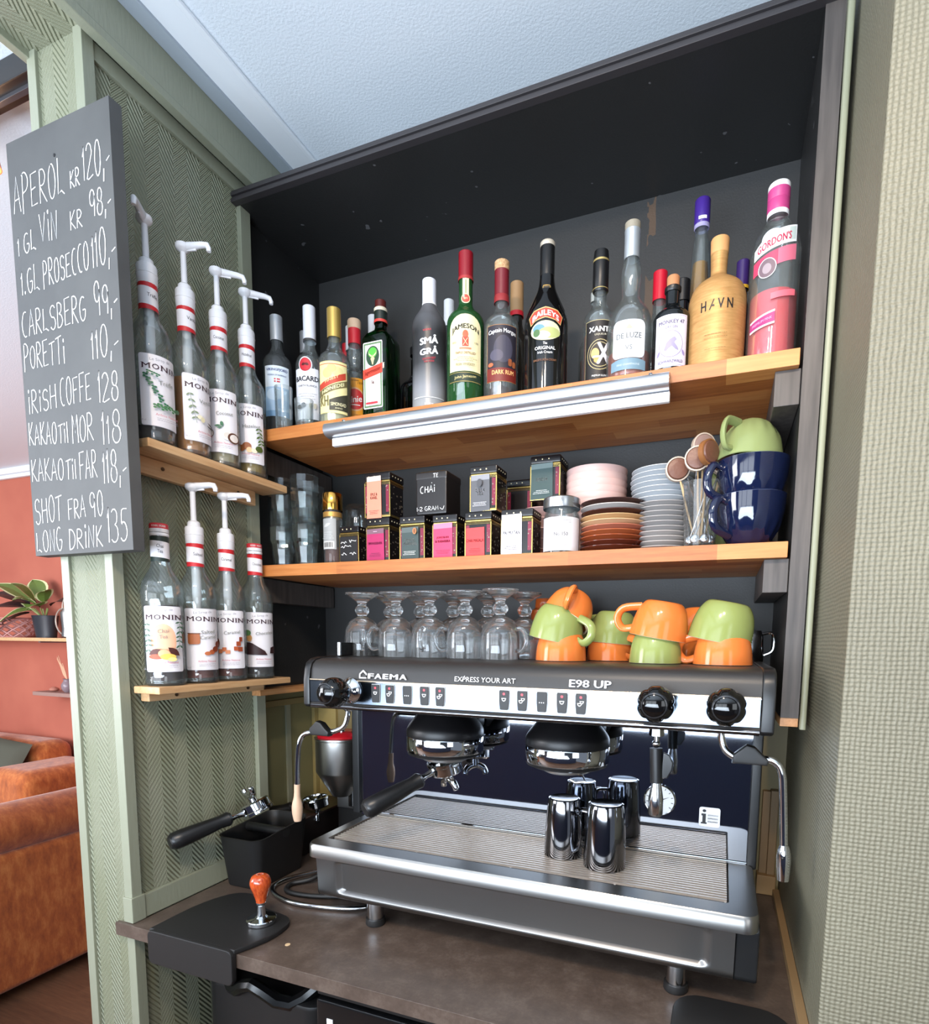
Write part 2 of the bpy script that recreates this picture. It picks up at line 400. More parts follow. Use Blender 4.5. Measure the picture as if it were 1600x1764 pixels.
MB().box((-1.6,-2.9,FZ),(2.6,-2.3,.13), mat('#4a5470', .5), .01).build('body', oblk, 30, -Vector(oblk.location))
MB().box((-1.65,-2.95,.13),(2.65,-2.25,.17), mat('#4a3c34', .35), .005).build('top', oblk, 30, -Vector(oblk.location))
b = MB(); b.box((-6.2,1.46,CZ-.035),(-.14,1.5,CZ), M_CTRIM).box((-6.2,1.475,CZ-.06),(-.14,1.5,CZ-.035), M_CTRIM, .006)
struct(b.build('trim_1'))
# left partition: post face towards the camera, side towards the bar
b = MB(); b.box((-.122,-.338,FZ),(.008,.03,1.62), M_HX)
b.box((.0081,-.338,FZ),(.0095,.03,1.61), M_HY)
wl = struct(b.build('wall_left', None, 0))
for i, (a, c) in enumerate((((-.127,-.344,FZ),(-.104,-.330,1.62)), ((-.002,-.344,FZ),(.020,-.322,1.62)), ((.008,.004,FZ),(.0215,.034,1.58)), ((.008,-.322,1.582),(.017,.03,1.612)))):
    struct(MB().box(a, c, M_TRIM, .0018).build('trim_%d' % (i+2)))
struct(MB().box((.0095,-.3215,0),(.0205,.004,.048), M_TRIM, .002).build('baseboard_left'))
struct(MB().box((-.003,-.3475,.0),(.0235,-.318,.052), M_TRIM, .002).build('trim_6'))
M_HZ = herringbone(1, 'herringbone wallpaper beam')
t = NT(M_HZ)
b = MB(); b.box((-.135,-2.2,1.62),(.045,.306,CZ), M_TRIM); b.box((-.118,-2.2,1.6185),(.026,.306,1.62), M_HX)
b.box((-.135,-2.2,1.607),(-.118,.306,1.62), M_TRIM, .002).box((.026,-2.2,1.603),(.047,.306,1.62), M_TRIM, .003)
struct(b.build('header_beam', None, 30))
M_GTR = mat('#a3adb6', .5)
b = MB(); b.box((.045,-2.2,1.690),(.078,1.4,CZ), M_GTR, .002); struct(b.build('trim_7'))
b = MB(); b.box((.078,-2.2,1.696),(.142,1.4,CZ), M_CTRIM).box((.134,-2.2,1.6915),(.146,1.4,CZ), M_CTRIM, .003); struct(b.build('trim_8'))
# back wall and right partition
M_OLV = mat('#857853', .5)
b = MB(); b.box((-.125,.33,FZ),(2.7,.45,CZ), M_OLV); struct(b.build('wall_back', None, 0))
b = MB(); b.box((-.122,.03,FZ),(-.055,.33,1.60), mat('#7d7a58', .5)); struct(b.build('wall_left_recess', None, 0))
b = MB(); b.box((-.055,.186,0),(-.049,.204,.40), M_TRIM, .001).box((-.055,.03,.385),(-.045,.33,.402), mat('#8a7c54',.5), .001).box((-.055,.300,0),(-.043,.33,.4), mat('#968757',.5), .002).box((-.045,.318,0),(.02,.33,.4), mat('#a18f5a',.5), .001)
struct(b.build('trim_9'))
b = MB(); b.box((1.244,-.263,FZ),(2.8,.45,CZ), M_BUR, .004); wr = struct(b.build('wall_right'))
b = MB(); b.prism(rrect(1.2265,-.014,1.2365,.0,.0035,3), .428, 1.69, mat('#8f917a',.42)); struct(b.build('trim_10'))
b = MB(); b.box((1.200,.312,.045),(1.216,.33,.238), M_TAN, .001).box((1.216,.305,.045),(1.233,.33,.242), M_TAN, .002).box((1.196,.296,.0),(1.236,.33,.045), mat('#9a7a50',.5), .002); struct(b.build('trim_11'))
b = MB(); b.box((1.2300,-.352,0),(1.2435,.30,.016), M_TAN, .001); struct(b.build('baseboard_right'))

# ================================================================= NICHE CABINET (black painted, built in)
nic = thing('shelving_cabinet', 'black painted built-in cabinet holding the bottle and tea shelves', 'cabinet', (.6,.15,.44))
def wpart(mb, name, root, sm=40, lab=None):
    o = mb.build(name, root, sm, loc=-Vector(root.location))
    if lab: o['label'] = lab
    return o
wpart(MB().box((-.02,0,.4456),(0,.318,1.555), M_BLACK, .001), 'side_panel', nic)
wpart(MB().box((1.197,0,.4456),(1.2255,.318,1.555), M_BLACK, .001).box((1.1972,-.0006,.4456),(1.2253,.0,1.555), M_EDGE), 'side_panel', nic)
wpart(MB().box((-.02,0,1.555),(1.2255,.318,1.575), M_BLACK, .001), 'top_panel', nic)
wpart(MB().box((0,.307,.41),(1.197,.318,1.555), M_BACKP), 'back_panel', nic, 0)
b = MB()
for z0, z1, y in ((1.5545,1.562,-.012),(1.562,1.568,-.008),(1.568,1.574,-.012),(1.574,1.580,-.009)): b.box((-.02,y,z0),(1.2255,.004,z1), mat('#353234',.45), .0012)
wpart(b, 'front_moulding', nic)
for z in (1.030, .720):
    wpart(MB().box((1.157,.012,z-.058),(1.1965,.30,z-.0005), M_EDGE, .0015), 'shelf_cleat', nic)
    wpart(MB().box((.0005,.012,z-.058),(.036,.30,z-.0005), M_EDGE, .0015), 'shelf_cleat', nic)
wpart(MB().box((1.197,.001,.430),(1.2255,.318,.4455), M_RAW, .001), 'raw_end', nic, lab='bare wood end strip of the right side panel')
wpart(MB().box((-.045,.001,.430),(.036,.318,.4455), M_RAW, .001), 'raw_end', nic, lab='bare wood end strip of the left side panel')
# the two oak shelves, staves of a butcher block board
def oak_shelf(z, lab):
    s = thing('wooden_shelf', lab, 'shelf', (.6,.15,z-.027))
    wpart(MB().box((.052,0,z-.027),(1.1925,.300,z), M_OAK, .0012), 'board', s)
    return s
oak_shelf(1.057, 'upper oak butcher-block shelf carrying the row of liquor bottles')
oak_shelf(.747, 'lower oak butcher-block shelf carrying tea tins, plates and cups')
# aluminium ticket rail on the upper shelf
rail = thing('ticket_rail', 'silver aluminium order rail screwed along the upper shelf edge', 'rail', (.62,-.01,1.0))
M_AL = mat('#c9ccd2', .3, .85)
pr = [(-.001,1.0435),(-.004,1.046),(-.010,1.0435)]+[(-.0165+.0125*math.cos(math.radians(a)), 1.0285+.0135*math.sin(math.radians(a))) for a in range(80,280,20)]+[(-.010,1.0135),(-.001,1.0135)]
wpart(MB().prism(pr, .262, .988, M_AL, MX), 'roll_profile', rail, 30)
wpart(MB().box((.273,-.011,.9955),(.989,-.0005,1.0125), mat('#e9e7e6', .35), .0015), 'paper_lip', rail)
for x in (.305,.955): wpart(MB().lathe([(0,.002),(.0035,.0015),(.004,0)], M_CHR2, (x,-.012,1.045), 10), 'screw', rail)
# pale shelves on the left wall
def side_shelf(z, y0, y1, xo, cl, th, lab):
    s = thing('wall_shelf', lab, 'shelf', (.05,-.15,z-th))
    wpart(MB().box((.0225,y0,z-th),(xo,y1,z), M_PINE, .0022), 'board', s)
    wpart(MB().box((.0225,y0+cl[2],z-th-cl[0]),(.0225+cl[1],.004,z-th-.0005), M_PINE, .002), 'cleat', s)
    for y in (y0+.075, -.05):
        m_ = MB(); m_.lathe([(.0038,0),(.0038,.0015),(.001,.0006),(0,.0006)], mat('#5a4632',.4,.5), (0,0,0), 10, T(.0225+cl[1],y,z-th-cl[0]*.45) @ RY(PI/2)); wpart(m_, 'screw', s)
side_shelf(.938, -.318, .045, .098, (.034,.016,.008), .0165, 'upper pale beech wall shelf under the four pump bottles')
side_shelf(.477, -.318, .045, .093, (.017,.024,.014), .0145, 'lower pale beech wall shelf beneath the chai tea syrup')
# counter
ctr = thing('countertop', 'dark stone-look laminate countertop under the coffee machine', 'counter', (.6,-.01,-.028))
P = [(-.020,-.353),(1.2435,-.353),(1.2435,.3295),(-.054,.3295),(-.054,.036),(.0215,.036),(.0215,-.3445),(-.020,-.3445)]
wpart(MB().prism(P, -.028, -.0005, M_CTR, None, .0012), 'slab', ctr)
# below the counter
fr = thing('undercounter_fridge', 'black undercounter fridge standing below the countertop', 'fridge', (.75,-.05,FZ))
M_FR = mat('#121213', .25)
wpart(MB().box((.43,-.27,FZ+.03),(1.10,.28,-.06), M_FR, .004), 'body', fr)
wpart(MB().box((.43,-.30,FZ+.1),(1.10,-.272,-.085), M_FR, .006), 'door', fr)
wpart(MB().box((.43,-.296,-.080),(1.10,-.27,-.060), M_BPM, .004), 'grille', fr)
wpart(MB().box((.455,-.3012,-.155),(.468,-.3002,-.118), M_PAPER), 'label_sticker', fr, lab='narrow white sticker')
bn = thing('waste_bin', 'black waste bin with a bin bag below the counter at the left', 'bin', (.24,-.12,FZ))
wpart(MB().prism(rrect(.08,-.24,.39,.02,.04), FZ, -.16, M_BPM, None, .01), 'tub', bn)
bb = MB(); pts = []
for i in range(40):
    a = 2*PI*i/40; pts.append((.235+.165*math.cos(a)*(1+.04*math.sin(5*a)), -.11+.14*math.sin(a)*(1+.04*math.cos(4*a)), -.15+.018*math.sin(7*a)))
bb.tube(pts+[pts[0]], .014, mat('#0e0e0f', .22), 8); wpart(bb, 'bin_bag', bn)
# black mat on the counter right of the front foot
tag(MB().prism(rrect(1.052,-.36,1.222,-.170,.045), 0, .006, M_BPM, None, .002).build('rubber_mat'), 'black rubber mat on the countertop by the right machine foot', 'mat')
# coin-like sticker
tag(MB().lathe([(0,.0008),(.0048,.0007),(.005,0)], mat('#c9ab84',.6), (.362,-.292,0), 16).build('round_sticker'), 'tiny round tan sticker on the countertop near the tamping mat', 'sticker')
# cable clip high on the right wall
hk = thing('wall_hook', 'small green painted hook high on the right wall beside the cabinet', 'hook', (1.244,.02,1.6))
wpart(MB().box((1.236,.0,1.585),(1.2435,.03,1.66), M_TRIM, .003), 'plate', hk)
wpart(MB().tube(catmull([(1.238,.015,1.62),(1.222,.012,1.605),(1.218,.012,1.585),(1.226,.012,1.572),(1.236,.012,1.578)]), .0045, M_TRIM, 8), 'hook_arm', hk)

# ================================================================= CHALKBOARD
cb = thing('chalkboard', 'tall black chalkboard with handwritten drink prices on the green post', 'chalkboard', (-.022,-.3465,.727))
M_CHB, t = pm('chalkboard slate', .62, '#4a4a4a')
t.l(t.ramp(t.noise(t.pos(), 7, 4), [(.3,'#484848'),(.7,'#545453')]), t.b.inputs['Base Color'])
b = MB(); b.box((-.157,-.370,.727),(.113,-.3475,1.458), M_CHB, .0008)
wpart(b, 'board', cb)
wpart(MB().lathe([(0,.0018),(.0025,.001),(.003,0)], mat('#1a1a1c',.5), (0,0,0), 10, T(-.028,-.370,1.405) @ RX(PI/2)), 'screw', cb)
def arc(cx, cy, rx, ry, a0, a1, n=9): return [(cx+rx*math.cos(math.radians(a0+(a1-a0)*i/n)), cy+ry*math.sin(math.radians(a0+(a1-a0)*i/n))) for i in range(n+1)]
GL = {
'A':[[(0,0),(.45,1),(.95,0)],[(.15,.35),(.85,.38)]], 'P':[[(.1,-.1),(.15,1)],[(.05,.95)]+arc(.3,.75,.55,.27,90,-90,7)+[(.15,.45)]],
'E':[[(.85,1),(.1,.97),(.12,.02),(.9,.05)],[(.12,.5),(.7,.55)]], 'R':[[(.1,0),(.12,1)],[(.1,.97)]+arc(.35,.75,.45,.24,90,-90,6)+[(.15,.48),(.95,-.02)]],
'O':[arc(.5,.5,.42,.5,100,470,16)], 'L':[[(.15,1),(.12,.05),(.5,.12),(.9,.0)]], 'K':[[(.12,1),(.12,0)],[(.85,1),(.15,.45),(.95,0)]],
'1':[[(.2,.7),(.55,1),(.5,0)]], '2':[arc(.45,.72,.38,.27,160,-10,7)+[(.1,.02),(.95,.08)]], '0':[arc(.5,.5,.38,.5,80,450,16)],
',':[[(.35,.15),(.2,-.2)]], '-':[[(.05,.32),(1.1,.42)]], 'V':[[(.05,1),(.45,0),(.9,1)]], 'i':[[(.5,.75),(.48,0)],arc(.5,1.0,.1,.06,0,360,6)], 'N':[[(.1,0),(.15,1),(.8,0),(.9,1)]],
'G':[arc(.55,.5,.45,.5,60,330,12)+[(.92,.45),(.55,.45)]], '9':[arc(.5,.7,.36,.3,10,370,10)+[(.8,0)]], '8':[arc(.5,.75,.32,.25,-60,270,9)+arc(.5,.25,.4,.26,100,-230,10)],
'.':[arc(.4,.06,.08,.05,0,360,5)], 'S':[arc(.5,.75,.38,.25,30,250,8)+arc(.5,.25,.4,.26,80,-150,9)], 'C':[arc(.6,.5,.5,.5,70,290,12)],
'B':[[(.1,0),(.12,1)],[(.1,.98)]+arc(.3,.77,.45,.22,90,-80,6)+arc(.3,.27,.55,.27,80,-90,7)+[(.1,.02)]], '3':[arc(.4,.76,.4,.24,140,-80,7)+arc(.4,.26,.48,.27,80,-140,9)],
'T':[[(0,.95),(1,1.03)],[(.5,.98),(.48,0)]], 'F':[[(.15,0),(.15,1),(.95,1.03)],[(.15,.52),(.75,.55)]], 'H':[[(.1,1),(.1,0)],[(.85,1),(.9,0)],[(.1,.5),(.87,.53)]],
'l':[[(.5,1),(.5,0)]], 'D':[[(.1,0),(.12,1)],[(.05,1)]+arc(.2,.5,.75,.5,85,-90,9)+[(.05,0)]], 'M':[[(.05,0),(.12,1),(.48,.35),(.85,1),(.95,0)]],
'5':[[(.9,1),(.25,.97),(.2,.55)]+arc(.4,.3,.45,.3,100,-140,9)]}
M_CHK = mat('#e4e2e0', .8)
def handwrite(mb, s, x0, z0, x1, z1, h, M, wd=.00095, off=.0005, seed=0, m=None, slant=.06):
    r = random.Random(seed+len(s)); n = sum(.45 if c in ' ,.i1l-' else 1 for c in s); x = 0; dirx = x1-x0
    for c in s:
        cw = (.45 if c in ' ,.i1l-' else 1)/n
        if c != ' ':
            hh = h*(1+r.uniform(-.1,.1))
            for st in GL[c]:
                big = [(x0+(x+px*cw*.86+slant*py*cw)*dirx+r.uniform(-.0003,.0003), z0+(z1-z0)*x+py*hh) for px, py in st]
                P = catmull([(a,b_,0) for a,b_ in big], 3) if len(big) > 5 else [Vector((a,b_,0)) for a,b_ in big]
                L_ = []; Rr = []
                for i in range(len(P)):
                    t_ = (P[min(i+1,len(P)-1)]-P[max(i-1,0)]).normalized(); nn = Vector((-t_.y, t_.x, 0))*wd*(1+r.uniform(-.2,.25))
                    L_.append(P[i]+nn); Rr.append(P[i]-nn)
                k = len(P); vs = [(v.x,v.y,off) for v in L_]+[(v.x,v.y,off) for v in Rr]
                mb.add(vs, [(i,i+1,k+i+1,k+i) for i in range(k-1)], m or M_CHK, M)
        x += cw
    return mb
MB_ = T(0,-.370,0) @ MY
WORDS = [('APEROL',-.1462,1.3378,-.0017,1.3382,.0567),('KR',.0078,1.3423,.0349,1.3428,.0287),('120,-',.0411,1.3458,.1084,1.3431,.0547),
('1 GL',-.1449,1.2655,-.0881,1.268,.0328),('ViN',-.0807,1.2761,-.0289,1.2694,.047),('KR',.0012,1.2768,.0359,1.2763,.0311),('98,-',.0516,1.2856,.1059,1.2828,.0412),
('1.GL',-.1428,1.198,-.0861,1.199,.0411),('PROSECCO',-.0794,1.2006,.0456,1.2061,.0431),('110,-',.05,1.2052,.1102,1.2057,.0547),
('CARLSBERG',-.1485,1.1254,.0305,1.1256,.0419),('99,-',.0487,1.1271,.1081,1.1246,.0512),('PORETTi',-.1500,1.0693,-.0315,1.0627,.0425),('110,-',.0348,1.0583,.1053,1.0574,.0494),
('iRiSH',-.1471,.9889,-.0614,.9914,.0391),('COFFE',-.0549,.9916,.0317,.9922,.0439),('128',.0461,.9844,.1023,.9828,.052),
('KAKAO',-.1507,.9325,-.0681,.9275,.0377),('Til',-.0665,.9273,-.0374,.9262,.0346),('MOR',-.0281,.9232,.0315,.9247,.0462),('118',.0487,.9129,.1037,.9128,.0529),
('KAKAO',-.151,.8659,-.0553,.8618,.0382),('Til',-.0521,.8615,-.0215,.8609,.035),('FAR',-.0154,.8583,.0348,.8601,.0447),('118,-',.0458,.846,.1078,.8481,.0538),
('SHOT',-.1500,.7867,-.0677,.7901,.0454),('FRA',-.0546,.7893,-.0026,.7932,.0356),('90',.005,.7896,.0456,.7921,.043),
('LONG',-.1520,.7339,-.0735,.7347,.0394),('DRiNK',-.0568,.7351,.0392,.737,.0361),('135',.0489,.7427,.1061,.7439,.0611)]
rows = [3,7,10,12,14,17,21,25,28,31]; st = 0
for i, e in enumerate(rows):
    m_ = MB()
    for k, (s_,a,b1,c,d,h) in enumerate(WORDS[st:e]): handwrite(m_, s_, a, b1, c, d, h, MB_, seed=st+k)
    wpart(m_, 'chalk_line', cb, 0); st = e
# ================================================================= BOTTLES
def prof(H, R, sh, nr, nz, foot=.004, lip=0, sz=None):
    """body to height sh, curved shoulder to neck radius nr at nz, mouth at H"""
    p = [(0,.003),(R*.6,.0015),(R-foot,0),(R,foot),(R,sh)]
    q = [(R,sh),(R*.985,sh+(nz-sh)*.18),(R*.86,sh+(nz-sh)*.42),(nr+(R-nr)*.36,sh+(nz-sh)*.62),(nr+(R-nr)*.1,sh+(nz-sh)*.85),(nr,nz)]
    p += smooth_prof(q, 3)[1:]
    if lip: p += [(nr,H-.012),(nr+lip,H-.011),(nr+lip,H)]
    else: p += [(nr,H)]
    return p
def hollow(p, th=.0022):
    return p + [(max(r-th,.001), z) for r, z in reversed(p) if z > .008 or r > .01 and z > .003] + [(0,.006)]
def liq_prof(p, lev, gap=.0032):
    out = [(0,.007)]
    zr = [(max(r-gap,.002), z) for r, z in p if z > .0035]
    out += [(zr[0][0]*.98,.007)]
    for i, (r, z) in enumerate(zr):
        if z < .0075: continue
        if z > lev:
            r0, z0 = zr[i-1]; k = (lev-z0)/(z-z0+1e-9); out.append((r0+(r-r0)*k, lev)); break
        out.append((r, z))
    return out + [(0, lev)]
def bottle(name, lab, x, y, z, p, glass, cap=None, liq=None, labels=(), rz=0, solid=False, group=None, cat='bottle'):
    o = thing(name, lab, cat, (x,y,z), rz, group)
    MB().lathe(p if solid else hollow(p), glass, seg=36).build('glass_body', o, 50)
    if cap: 
        b = MB()
        for pr, m in cap: b.lathe(pr, m, seg=28)
        b.build('cap', o, 35)
    if liq: MB().lathe(liq_prof(p, liq[0]), liq[1], seg=32).build('liquid', o, 40)
    for nm, R, z0, phi, lst in labels:
        b = MB(); decal(b, lst, R, phi, z0); b.build(nm, o, 40)
    return o
def capc(r, z0, z1, m, band=None, top=None, bev=.0015):
    c = [([(r,z0),(r,z1-bev),(r-bev,z1),(0,z1)], m)]
    if top: c.append(([(r+.0004,z1-.008),(r+.0004,z1-bev),(r-bev,z1+.0004),(0,z1+.0004)], top))
    if band: c.append(([(r+.0004,band[0]),(r+.0007,band[0]),(r+.0007,band[1]),(r,band[1])], band[2]))
    return c
K = mat
cW, cK, cR, cG = K('#e9e8ea',.45), K('#1b1a1c',.45), K('#c4202c',.4), K('#c7a463',.35,.5)
LSP = lambda x0,x1,y,n,dy,m,s=1: lines(x0,x1,y,n,dy,m,seed=s)
# ---- syrup bottles
SP = [(0,.004),(.02,.002),(.032,0),(.0365,.005),(.0365,.012),(.0352,.016),(.0362,.022),(.0362,.158),(.0375,.163),(.0375,.185),(.0362,.189)]
SP += smooth_prof([(.0362,.189),(.034,.203),(.027,.217),(.0205,.228),(.0165,.242),(.0150,.255)],3)[1:] + [(.0145,.296),(.0155,.298),(.0155,.304)]
def monin_items(fruit, word, tint=None):
    w_, h = .074, .128
    L = [('rr',-w_/2,.028,w_/2,.028+h,.004,K('#b8b4bc',.5)), ('rr',-w_/2+.0008,.0288,w_/2-.0008,.0272+h,.0035,K('#ece8ec',.45))]
    if tint: L += [('e',0,.088,.023,.034,K(tint,.5))]
    nm = K('#3a1626',.5)
    L += [('t','Le Sirop de',0,.1475,.036,.0065,K('#9a98a0',.5),0,.08)]
    # serif capitals: plain letter plus little slab serifs
    lw = .0098; x = -.0325
    for ch, cw in (('M',.0160),('O',.0135),('N',.0142),('I',.0052),('N',.0142)):
        hh = .0092 if x > -.03 else .0105
        L.append(('t',ch,x+cw/2,.1345,cw*.86 if ch!='I' else .0022,.0095,nm,.012))
        if ch in 'MN': L += [('r',x-.0001,.1297,x+.0038,.1303,nm),('r',x+cw-.004,.1387,x+cw,.1393,nm),('r',x-.0004,.1387,x+.003,.1393,nm)] + ([('r',x+cw-.0035,.1297,x+cw,.1303,nm)] if ch=='M' else [])
        if ch == 'I': L += [('r',x+.0002,.1297,x+cw-.0002,.1303,nm),('r',x+.0002,.1387,x+cw-.0002,.1393,nm)]
        x += cw+.0009
    for i, wd in enumerate(word.split()): L.append(('t',wd,.008 if not tint else 0,.108-.011*i,.0045*len(wd),.0075,K('#7d7f78',.5),0,.1))
    L += fruit
    L += [('t','Arôme Naturel',.004,.047,.034,.0042,K('#c86a78',.5))] + LSP(-.018,.026,.0405,2,.0035,K('#a9a3ad',.5),4) + [('t','70 cl',-.029,.034,.007,.003,K('#9c97a0',.5))]
    return L
def leafp(x, y, l, a, w_=.38):
    return [(x+l*(t*math.cos(a)-w_*math.sin(t*PI)*.5*s*math.sin(a)), y+l*(t*math.sin(a)+w_*math.sin(t*PI)*.5*s*math.cos(a))) for s, ts in ((1,(0,.25,.5,.75,1)),(-1,(.75,.5,.25))) for t in ts]
def sprig(x, y, n, m, l=.007, dx=.003, dy=-.006, r=3):
    q = random.Random(r); out = [('p',[(x,y),(x+.0006,y),(x+dx*n+.0006,y+dy*n),(x+dx*n,y+dy*n)],m)]
    for i in range(n):
        for s in (1,-1): out.append(('p',leafp(x+dx*i,y+dy*i,l*q.uniform(.8,1.1),math.atan2(dy,dx)+s*q.uniform(.7,1.2)),m))
    return out
def clover(cx, cy, r, m): return [('e',cx+r*math.cos(a)*.7,cy+r*math.sin(a)*.7,r*.62,r*.5,m) for a in (.5,2.2,4.2)]
gr_, gr2 = K('#2f6b48',.5), K('#4a7d50',.5)
FR = {
 'clover': sum([clover(-.026+.004*i+.002*math.sin(i*3), .117-.007*i, .0038, gr_) for i in range(8)], []) + sum([clover(-.012+.0055*i,.063+.002*math.sin(i*2.1),.0038,gr2) for i in range(8)], []) + sum([clover(-.020+.006*i,.121-.002*i,.003,gr_) for i in range(3)], []),
 'vanilla': sprig(-.024,.118,5,K('#7a8a6a',.5),.009,.002,-.011) + [('e',-.008,.075,.005,.004,K('#e8dfc0',.5)),('e',-.003,.071,.004,.005,K('#d9cda6',.5)),('p',leafp(.006,.07,.032,-.5,.12),K('#2c2a28',.5)),('p',leafp(.004,.063,.03,-.25,.12),K('#34312d',.5))],
 'coconut': [('e',-.024,.066,.011,.010,K('#5b3524',.5)),('e',-.023,.066,.009,.008,K('#efe8df',.5)),('e',.012,.064,.011,.010,K('#efe8df',.5)),('e',.012,.064,.007,.006,K('#d9cfc4',.5)),('e',.024,.060,.012,.011,K('#5b3524',.5)),('e',.025,.060,.009,.008,K('#e9dfd6',.5))] + sprig(.003,.08,2,gr_,.012,-.003,.002),
 'hazel': [('e',-.026,.062,.008,.008,K('#8a4a20',.5)),('e',-.014,.059,.008,.007,K('#a55f2c',.5)),('e',-.003,.064,.009,.008,K('#9c5526',.5)),('e',.002,.056,.006,.006,K('#e6c696',.5)),('e',.012,.055,.006,.005,K('#f0dfc0',.5)),('e',.022,.06,.008,.007,K('#4c5a22',.5))] + sprig(.022,.105,5,K('#4f6a30',.5),.010,.001,-.008),
 'chai': sprig(-.028,.122,6,K('#5e7666',.5),.009,.0005,-.010) + sprig(.028,.126,6,K('#4b6a55',.5),.009,-.0005,-.009,5) + [('p',leafp(-.024,.062,.022,.5,.5),K('#5a2a20',.5)),('p',leafp(.024,.06,.024,2.4,.5),K('#4a241e',.5)),('e',-.012,.058,.012,.005,K('#c4583a',.5)),('e',.0,.064,.009,.008,K('#e8b184',.5)),('e',.006,.058,.012,.006,K('#eec25a',.5)),('e',.012,.053,.007,.004,K('#f3dc8c',.5))],
 'salted': [('rr',-.030,.082,-.008,.104,.004,K('#b5683a',.5)),('r',-.030,.103,-.007,.105,K('#6e3a20',.5)),('e',.014,.066,.006,.005,K('#b25a34',.5)),('e',.005,.063,.006,.004,K('#c46f44',.5)),('e',.022,.072,.007,.006,K('#8c3e22',.5)),('e',.028,.082,.006,.007,K('#7a3520',.5))],
 'caramel': [('e',-.026,.085,.009,.013,K('#7a3a1e',.5)),('rr',-.031,.098,-.021,.103,.001,K('#8f4c2a',.5)),('rr',-.020,.062,-.012,.071,.001,K('#d07c4e',.5)),('rr',-.012,.066,-.004,.075,.001,K('#c26a3c',.5)),('rr',-.006,.061,.003,.069,.001,K('#d8885a',.5)),('rr',.010,.068,.018,.077,.001,K('#b4562e',.5)),('rr',.015,.078,.024,.088,.001,K('#a24a28',.5)),('rr',.021,.088,.028,.098,.001,K('#8e3e22',.5)),('rr',.018,.066,.028,.076,.001,K('#9c4526',.5))],
 'choc': [('p',[(-.036,.088),(-.02,.084),(.006,.066),(.012,.056),(-.036,.058)],K('#33191a',.5)),('p',[(.018,.06),(.02,.074),(.034,.078),(.036,.060)],K('#3b2020',.5)),('e',-.026,.096,.006,.008,K('#d8a060',.5)),('e',-.03,.108,.008,.007,K('#5f8a52',.5))],
}
def pump(o, ang, arm=.052, name='pump'):
    m = M_WPL; b = MB()
    b.lathe([(.0165,.290),(.0172,.291),(.0178,.303),(.0178,.322),(.0165,.325),(.0125,.326),(.012,.334),(.009,.337),(.0062,.338)], m, seg=24)
    b.lathe([(.0178,.3075),(.0184,.3078),(.0184,.3092),(.0178,.3095)], m, seg=24)
    b.lathe([(.0058,.338),(.0054,.405)], m, seg=14)
    b.build('pump_collar', o)
    c, s = math.cos(ang), math.sin(ang); M = Matrix(((c,-s,0,0),(s,c,0,0),(0,0,1,0),(0,0,0,1)))
    b = MB(); b.lathe([(.005,.396),(.012,.401),(.0142,.405),(.0135,.4105),(.009,.4135),(0,.414)], m, seg=20)
    b.tube([(0,0,.4065),(arm*.45,0,.4075),(arm*.8,0,.408),(arm,0,.4065),(arm+.003,0,.400),(arm+.003,0,.3945)], [.0088,.0068,.0058,.0055,.0048,.0042], m, 12, M)
    b.box((.006,-.0018,.398),(arm*.55,.0018,.405), m, .001, M); b.build('pump_head', o)
    MB().lathe([(.0088,.300),(.0088,.175),(.0075,.170),(.0066,.150),(.0045,.148),(.0045,.02)], mat('#d9dadd',.4), seg=14).build('dip_tube', o)
def syrup(x, y, z, lab, fruit, word, lev, lcol, phi, pumpang=None, tint=None, band='#c8242c', neck='', grp=None):
    p = SP
    wb = K('#e7e4e8',.5); rb = K(band,.45); nr = .0163
    nb = [('p',[(-.034,.243),(.034,.243),(.034,.291),(-.034,.291)],rb), ('p',[(-.034,.2535),(.034,.2475),(.034,.279),(-.034,.2845)],wb)]
    ws = neck.split(' ')
    for i, q in enumerate(ws): nb.append(('t',q,.001,.268+.0045*(len(ws)-1)-.010*i,min(.0030*len(q),.021),.0065,K('#35333a',.5),.006,-.08))
    cap = None
    if pumpang is None:
        cap = [([(.0165,.292),(.0172,.293),(.0172,.297),(.0165,.298)], M_WPL), ([(.0165,.299),(.0170,.300),(.0170,.306)], M_WPL), ([(.0170,.306),(.0170,.3145),(.0158,.316),(0,.316)], K('#c6303a',.4))]
    o = bottle('syrup_bottle', lab, x, y, z, p, G_CLR, cap, (lev, liquid(lcol)), [('label',.0365,0,phi,monin_items(FR[fruit],word,tint)),('neck_band',nr,0,phi,nb)], group=grp)
    if pumpang is not None: pump(o, pumpang)
    else:
        b = MB(); decal(b, [('t','MONIN · MONIN',0,.3105,.026,.004,M_WHITE,.01)], .0171, phi); b.build('cap_print', o)
    return o
GU, GLW = 'syrup bottles with pumps on the upper wall shelf', 'syrup bottles on the lower wall shelf'
f0 = .75
syrup(.058,-.272,.938,'syrup bottle with clover label, nearest the chalkboard, dark syrup','clover','Trèfle',.030,'#2a0e10',1.32,-.95,neck='Trèfle',grp=GU)
syrup(.058,-.189,.938,'syrup bottle with vanilla orchid label, amber syrup nearly to the label top','vanilla','Vanille',.150,'#d08424',1.52,.25,neck='Vanille',grp=GU)
syrup(.058,-.108,.938,'syrup bottle with coconut label, third of the pump row','coconut','Coconut',.040,'#c9b78e',.74,.75,neck='Coconut',grp=GU)
syrup(.058,-.029,.938,'syrup bottle with hazelnut label, nearest the black cabinet','hazel','Hazelnut',.030,'#b8963c',.68,.8,neck='Hazelnut',grp=GU)
syrup(.056,-.272,.477,'chai tea syrup bottle with dark neck band and red cap, unpumped','chai','Chai Tea',.158,'#3b1518',.86,None,'#f0b795','#26332e','Chai Tea',grp=GLW)
